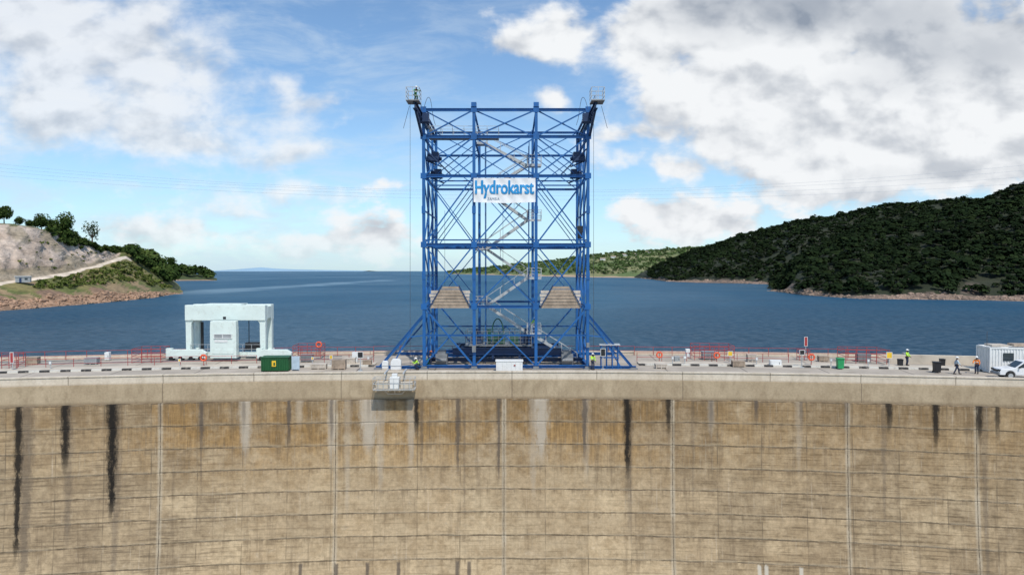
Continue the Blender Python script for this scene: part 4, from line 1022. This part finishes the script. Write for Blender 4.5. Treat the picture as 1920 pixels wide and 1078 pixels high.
for i in range(6): mb.box((-1.15+i*.46,-.57,.6),(.06,.05,.9))
part('body',mb,M['white'],e,.03); mb=MB(); mb.box((0,0,1.15),(2.9,1.2,.12)); part('lid',mb,M['white'],e,.03)
mb=MB(); mb.box((.55,-.61,.72),(.18,.02,.12)); part('latch',mb,M['red'],e)
for x in (-1,1): mb=MB(); mb.box((x,0,.05),(.25,1,.1)); part('skid',mb,M['black'],e)
def whitebox(px,R,w,h,label):
    p,rr=at(px,R); e=thing('equipment_box',label,'box',p,rr)
    mb=MB(); mb.prism([(-w/2,.06),(w/2,.06),(w/2,h*.8),(w*.3,h),(-w*.34,h),(-w/2,h*.7)],-.35,.35); part('cover',mb,M['white'],e,.06)
    mb=MB(); mb.box((0,0,.03),(w*1.1,.8,.06)); part('pallet',mb,M['wood2'],e)
    mb=MB(); mb.box((0,-.36,h*.4),(w*1.02,.04,.05)); part('strap',mb,M['grey'],e)
whitebox(742,258.5,1.1,1.2,'white wrapped equipment on a pallet by the tower'); whitebox(722,259.5,.7,.9,'small white wrapped load on a pallet')
def bin_(px,R,m,label,s=1.0):
    p,rr=at(px,R); e=thing('wheelie_bin',label,'bin',p,rr,None); e.scale=(s,)*3
    mb=MB(); mb.prism([(-.26,.08),(.26,.08),(.31,1.0),(-.31,1.0)],-.3,.3); part('body',mb,M[m],e,.03)
    mb=MB(); mb.prism([(-.34,1.0),(.34,1.0),(.3,1.1),(-.3,1.1)],-.36,.34); part('lid',mb,M[m],e,.02)
    for x in (-.24,.24):
        mb=MB(); mb.cyl((x-.03,.3,.1),(x+.03,.3,.1),.1,12); part('wheel',mb,M['rubber'],e)
    mb=MB(); mb.cyl((-.25,.38,.98),(.25,.38,.98),.02,6); part('handle',mb,M[m],e)
bin_(1577,261.3,'brightgreen','green wheeled bin with lid by the kerb',1.1); bin_(1759,260,'black','black wheeled bin with lid by the kerb',1.05)
bin_(1690,264,'black','black wheeled bin near a worker',.8); bin_(1769,265,'black','black bin near the parapet wall',.8); bin_(804,262,'brightgreen','green bin beside the tower leg',.7)
p,r=at(1143,259.5); e=thing('work_bench','blue steel work bench with a pale top beside the tower','bench',p,r)
for x in (-.9,.9,-.3,.3):
    for y in (-.4,.4): mb=MB(); mb.beam((x,y,0),(x,y,2.55),.08); part('leg',mb,M['blue'],e)
mb=MB(); mb.box((0,0,2.6),(2.2,1.1,.1)); part('top',mb,M['galv'],e)
mb=MB(); mb.box((0,0,1.2),(2,.9,.06)); part('shelf',mb,M['blue'],e)
def cabinet(px,R,w,h,m,label):
    p,r=at(px,R); e=thing('electrical_cabinet',label,'cabinet',p,r)
    mb=MB(); mb.box((0,0,h/2+.1),(w,.6,h)); part('body',mb,M[m],e,.02); mb=MB(); mb.box((0,-.32,h/2+.1),(w*.86,.03,h*.86)); part('door',mb,M[m],e); mb=MB(); mb.box((w*.3,-.35,h/2+.1),(.04,.04,.2)); part('handle',mb,M['black'],e)
    mb=MB(); mb.box((0,0,.05),(w*.9,.5,.1)); part('plinth',mb,M['conc'],e)
cabinet(200,270,.5,.9,'white','small white cabinet on the upstream edge'); cabinet(1455,262.6,1.2,.6,'white','low white box on the kerb'); cabinet(1290,269,.5,1.0,'white','small white cabinet on the crest')
cabinet(665,264,.6,1.2,'white','white cabinet near the handrail'); cabinet(1270,265,.6,.6,'grey','low grey cabinet on the crest'); cabinet(1700,270,.6,.8,'grey','grey cabinet on the crest')
p,r=arcpos(740,251.45,0),-arcang(740,251.45)
e=thing('inspection_basket','boxy grey steel access basket hung over the dam parapet','access platform',p,r)
mb=MB(); w=1.95
mb.box((0,-.35,-.75),(2*w-.05,1.28,.10))
for x in (-1.1,0,1.1): mb.beam((x,-.35,-.79),(x*.6,-.1,-1.25),.1)
mb.beam((-.7,-.1,-1.25),(.7,-.1,-1.25),.1); part('floor',mb,M['conc'],e)
mb=MB()
for y in (-1.0,.3):
    for x in np.linspace(-w,w,9): mb.beam((x,y,-.73),(x,y,.35),.035)
    for z in (-.71,-.15,.35): mb.beam((-w,y,z),(w,y,z),.045)
for x in (-w,w):
    for z in (-.71,-.15,.35): mb.beam((x,-1,z),(x,.3,z),.045)
part('railing',mb,M['galv'],e)
for x in (-w*.45,w*.45): mb=MB(); mb.beam((x,-.9,.8),(x,2.0,.82),.12); part('support_arm',mb,M['galv'],e)
mb=MB(); mb.box((0,-.3,-.15),(.9,.7,1.1)); mb.box((0,-.3,.55),(.5,.5,.35)); part('winch_unit',mb,M['white'],e,.03)
mb=MB(); mb.box((-1.15,-.3,-.35),(1.1,.7,.7)); part('tool_box',mb,M['conc'],e,.02)
mb=MB(); mb.box((1.15,-.3,-.38),(1.1,.7,.64)); part('tool_box',mb,M['conc'],e,.02)
p,r=at(1904,262.0)
e=thing('site_container','white corrugated shipping container office on the crest','container',(p.x+.6,p.y,0),-.12)
mb=MB(); L=7.0
mb.box((0,0,1.35),(L-.1,2.36,2.4))
for i in range(24): mb.box((-L/2+.3+i*.28,-1.2,1.35),(.13,.06,2.2))
for i in range(8): mb.box((-L/2+.02,-.98+i*.28,1.35),(.06,.13,2.2))
part('wall',mb,M['white'],e)
mb=MB()
for x in (-L/2,L/2):
    for y in (-1.2,1.2): mb.box((x,y,1.35),(.16,.16,2.58))
for z in (.13,2.6):
    for y in (-1.2,1.2): mb.box((0,y,z),(L-.17,.14,.16))
    for x in (-L/2,L/2): mb.box((x,0,z),(.13,2.23,.16))
part('frame',mb,M['white'],e)
for x in (-1.8,.2): mb=MB(); mb.box((x,-1.26,1.7),(1.0,.05,.8)); part('window',mb,M['glass'],e)
mb=MB(); mb.box((1.9,-1.26,1.2),(.85,.05,2.05)); part('door',mb,M['grey'],e)
mb=MB(); mb.box((-2.4,-.2,2.8),(1.6,1.4,.2)); part('roof_crate',mb,M['wood2'],e)
mb=MB(); mb.box((.2,.2,2.82),(2.0,1.2,.25)); part('roof_crate',mb,M['wood'],e)
mb=MB(); mb.cyl((-3.2,0,2.6),(-3.2,0,4.2),.025,6); part('aerial',mb,M['cable'],e)
def pickup(px,R,label):
    p,r=at(px,R); e=thing('pickup_truck',label,'pickup truck',p,r)
    body=[(-2.62,.42),(-2.62,.78),(-2.5,1.0),(-1.3,1.13),(-.55,1.72),(-.3,1.8),(.75,1.8),(.95,1.7),(1.05,1.2),(2.6,1.2),(2.62,.5),(2.25,.42)]
    def arch(cx_,r_=.43):
        return [(cx_+r_*math.cos(a),.42+r_*math.sin(a)*1.0) for a in np.linspace(0,math.pi,9)]
    pr=body+arch(1.65)+arch(-1.7)
    mb=MB(); mb.prism(pr,-.88,.88); part('body',mb,M['carpaint'],e,.06)
    for y in (-.885,.885):
        mb=MB(); mb.prism([(-1.12,1.18),(-.5,1.66),(-.1,1.7),(-.1,1.18)],y-.012,y+.012); part('window',mb,M['glass'],e)
        mb=MB(); mb.prism([(0,1.18),(0,1.7),(.72,1.7),(.86,1.2)],y-.012,y+.012); part('window',mb,M['glass'],e)
    mb=MB(); mb.add([(-1.27,-.75,1.16),(-1.27,.75,1.16),(-.58,.7,1.72),(-.58,-.7,1.72)],[(0,1,2,3)]); part('windscreen',mb,M['glass'],e)
    for x in (-1.7,1.65):
        for y in (-.8,.8):
            we=bpy.data.objects.new('wheel',None); COL.objects.link(we); we.parent=e
            mb=MB(); mb.cyl((x,y-.12,.38),(x,y+.12,.38),.38,20); part('tyre',mb,M['rubber'],we,.03)
            mb=MB(); s=-1 if y<0 else 1; mb.cyl((x,y+s*.1,.38),(x,y+s*.135,.38),.22,16); part('rim',mb,M['galv'],we)
    for y in (-.68,.68):
        mb=MB(); mb.box((-2.6,y,.86),(.12,.36,.2)); part('headlight',mb,M['glass'],e,.02)
    mb=MB(); mb.box((-2.66,0,.52),(.14,1.7,.22)); part('bumper',mb,M['dkgalv'],e,.03)
    mb=MB(); mb.box((-2.63,0,.8),(.05,.9,.2)); part('grille',mb,M['black'],e)
    for y in (-1.0,1.0):
        mb=MB(); mb.box((-.95,y,1.22),(.12,.2,.16)); part('mirror',mb,M['black'],e,.02)
    for y in (-.895,.895):
        mb=MB(); mb.box((.35,y,1.08),(.16,.03,.04)); part('door_handle',mb,M['black'],e)
pickup(1926,257.2,'white pickup truck parked on the road beside the container')
# ---------------------------------------------------------------- people
def skin(name,verts,edges,radii,m,parent,root=0,sub=1):
    me=bpy.data.meshes.new(name); me.from_pydata(verts,edges,[]); me.materials.append(m)
    o=obj(name,me,parent)
    s=o.modifiers.new('skin','SKIN'); s.use_smooth_shade=True; s.branch_smoothing=.4
    if len(me.skin_vertices)==0:
        bpy.context.view_layer.objects.active=o; bpy.ops.mesh.customdata_skin_add()
    for i,rr in enumerate(radii):
        me.skin_vertices[0].data[i].radius=(rr,rr) if not isinstance(rr,tuple) else rr
        me.skin_vertices[0].data[i].use_root=(i==root)
    ss=o.modifiers.new('sub','SUBSURF'); ss.levels=sub; ss.render_levels=sub
    return o
def person(loc,rz,label,top='hivis',legs='navycloth',stride=0,arm=(0,0),bend=0,helmet='helmet',crouch=0):
    e=thing('person',label,'person',loc,rz)
    J={}
    c=crouch
    J['pel']=(0,.02+.12*c,.95-.45*c); bz=J['pel'][2]
    fb=math.sin(bend)*.45; hb=math.cos(bend)
    J['sp']=(0,J['pel'][1]-fb*.4,bz+.2*hb); J['ch']=(0,J['pel'][1]-fb*.9,bz+.41*hb); J['nk']=(0,J['pel'][1]-fb*1.15,bz+.55*hb)
    J['hd']=(0,J['nk'][1]-.02,J['nk'][2]+.11); J['ht']=(0,J['nk'][1]-.01,J['nk'][2]+.20); J['no']=(0,J['nk'][1]-.115,J['nk'][2]+.12)
    V=[];E=[];Rr=[];I={}
    def av(k,p,r_,par=None):
        I[k]=len(V); V.append(p); Rr.append(r_)
        if par: E.append((I[par],I[k]))
    av('pel',J['pel'],(.15,.11)); av('sp',J['sp'],(.135,.10),'pel'); av('ch',J['ch'],(.16,.115),'sp'); av('nk',J['nk'],.055,'ch'); av('hd',J['hd'],(.078,.092),'nk'); av('ht',J['ht'],(.07,.08),'hd'); av('no',J['no'],.015,'hd')
    for s,nm in ((-1,'l'),(1,'r')):
        st=stride*s; a=arm[0 if s<0 else 1]
        sh=(s*.18,J['ch'][1],J['ch'][2]+.08); av('sh'+nm,sh,.058,'ch')
        el=(s*(.25+.05*abs(a)),sh[1]-.28*math.sin(a)+.02+st*.12,sh[2]-.28*math.cos(a)); av('el'+nm,el,.043,'sh'+nm)
        a2=a*1.5+.25; wr=(s*.25,el[1]-.26*math.sin(a2),el[2]-.26*math.cos(a2)); av('wr'+nm,wr,.028,'el'+nm)
        dv=Vector((0,-math.sin(a2),-math.cos(a2))); pa=Vector(wr)+dv*.07; av('pa'+nm,tuple(pa),.034,'wr'+nm)
        for f_ in range(4):
            t1=pa+dv*(.045)+Vector((0,(f_-1.5)*.021,0)); t2=t1+dv*(.045-.006*abs(f_-1.4))+Vector((-s*.015,0,0)); av('f%d%s'%(f_,nm),tuple(t1),.010,'pa'+nm); av('g%d%s'%(f_,nm),tuple(t2),.008,'f%d%s'%(f_,nm))
        tq=pa+Vector((-s*.01,-.05,0))-dv*.01; av('th'+nm,tuple(tq),.011,'pa'+nm); av('ti'+nm,tuple(tq+dv*.035),.009,'th'+nm)
        hp=(s*.09,J['pel'][1],bz-.06); av('hp'+nm,hp,.09,'pel')
        kn=(s*.11,-.03-st*.5-.42*c,.5-.02*c); an=(s*.11,.03-st*.9,.09); av('kn'+nm,kn,.062,'hp'+nm); av('an'+nm,an,.042,'kn'+nm); av('to'+nm,(an[0],an[1]-.15,.04),.036,'an'+nm)
    skin('body',V,E,Rr,M['skin'],e,0)
    def sub(name,keys,add,m,ov={}):
        ks=[k for k in I if k in keys]; ix={I[k]:n for n,k in enumerate(ks)}
        vv=[V[I[k]] for k in ks]; ee=[(ix[a],ix[b]) for a,b in E if a in ix and b in ix]
        rr=[]
        for k in ks:
            r_=ov.get(k,Rr[I[k]]); rr.append((r_[0]+add,r_[1]+add) if isinstance(r_,tuple) else r_+add)
        return skin(name,vv,ee,rr,m,e,0)
    sub('jacket',['pel','sp','ch','shl','ell','shr','elr','wrl','wrr'],.022,M[top])
    o=sub('trousers',['pel','hpl','knl','anl','hpr','knr','anr'],.018,M[legs],{'pel':(.13,.10)})
    for nm in 'lr':
        a=V[I['an'+nm]]; t=V[I['to'+nm]]; mb=MB(); mb.beam((a[0],a[1]+.05,.05),(t[0],t[1]-.05,.045),.1,.09); mb.cyl((a[0],a[1],.05),(a[0],a[1],.2),.06,8); part('boot',mb,M['boot'],e,.02)
    h=Vector(J['ht']); mb=MB(); vs=[];fs=[];n=14;kk=5
    for j in range(kk+1):
        ph=math.pi/2*j/kk
        for i in range(n):
            th=2*math.pi*i/n; vs.append((h.x+.125*math.cos(ph)*math.cos(th),h.y+.145*math.cos(ph)*math.sin(th),h.z-.02+.13*math.sin(ph)))
    for j in range(kk):
        for i in range(n): fs.append((j*n+i,j*n+(i+1)%n,(j+1)*n+(i+1)%n,(j+1)*n+i))
    mb.add(vs,fs); mb.box((h.x,h.y-.15,h.z-.015),(.17,.11,.015)); part('helmet',mb,M[helmet],e)
    for s in (-1,1): mb=MB(); mb.box((s*.032,J['hd'][1]-.088,J['hd'][2]+.03),(.024,.012,.012)); part('eye',mb,M['boot'],e)
    mb=MB(); mb.box((0,J['hd'][1]-.085,J['hd'][2]-.045),(.045,.012,.01)); part('mouth',mb,M['boot'],e)
    ch=J['sp']; mb=MB(); n=16; vs=[];fs=[]
    for z in (-.03,.03):
        for i in range(n): th=2*math.pi*i/n; vs.append((ch[0]+.168*math.cos(th),ch[1]+.135*math.sin(th),ch[2]+.05+z))
    for i in range(n): fs.append((i,(i+1)%n,(i+1)%n+n,i+n))
    mb.add(vs,fs); part('reflective_band',mb,M['white'],e)
    return e
def per(px,R,rz,label,z=0,**k): p=arcpos(px,R,z); return person(p,rz,label,**k)
per(1703,264,.6,'worker in yellow-green vest and white helmet standing by a guard frame',z=.17,arm=(.5,.3))
per(1797,259.3,1.2,'worker in pale shirt and white helmet walking on the road',top='shirt',legs='navycloth',stride=.28,arm=(.3,-.2))
per(1834,260.0,-.8,'worker in dark trousers and orange vest standing beside the container',top='hivor',arm=(.6,.2))
per(1112,258.5,.4,'worker in yellow-green jacket standing beside the tower leg',arm=(.7,.1))
per(783,258.6,-1.2,'worker in yellow-green vest crouching beside the tower leg',crouch=.8,bend=.7,arm=(.8,.7))
per(806,260.5,2.4,'worker in dark clothes and orange helmet by the tower',top='navycloth',helmet='hivor',arm=(.4,.9),bend=.2)
person((-.65+cx[0]-.15-.15+.2,79-11.2,27.17),.5,'worker in green overalls on the tower top platform',top='brightgreen',legs='green',crouch=.5,bend=.5,arm=(.8,.9))
person((-.65+xr+.8,78.6,zs[1]+.05),-.5,'worker in yellow-green vest on the stair landing',arm=(.5,.4))
# ---------------------------------------------------------------- power lines
def pline(pts,Y0,label):
    mb=MB(); n=40; prev=None
    a,b_,c=pts
    for i in range(n+1):
        t=i/n; px=a[0]-300+(c[0]-a[0]+600)*t
        L=(a[1]*(px-b_[0])*(px-c[0])/((a[0]-b_[0])*(a[0]-c[0]))+b_[1]*(px-a[0])*(px-c[0])/((b_[0]-a[0])*(b_[0]-c[0]))+c[1]*(px-a[0])*(px-b_[0])/((c[0]-a[0])*(c[0]-b_[0])))
        q=Vector(W(px,L,Y0))
        if prev is not None: mb.cyl(prev,q,.022,5)
        prev=q
    meshthing('power_line',mb,M['powerline'],label,'power line',group='power lines over the lake')
for a,b_,c in ((308,355,310),(315,358,320),(322,364,332),(330,371,344)):
    pline([(0,a),(960,b_+3),(1920,c)],190,'thin sagging overhead power line above the lake')
bpy.context.view_layer.update()
print('objects',len(bpy.data.objects))
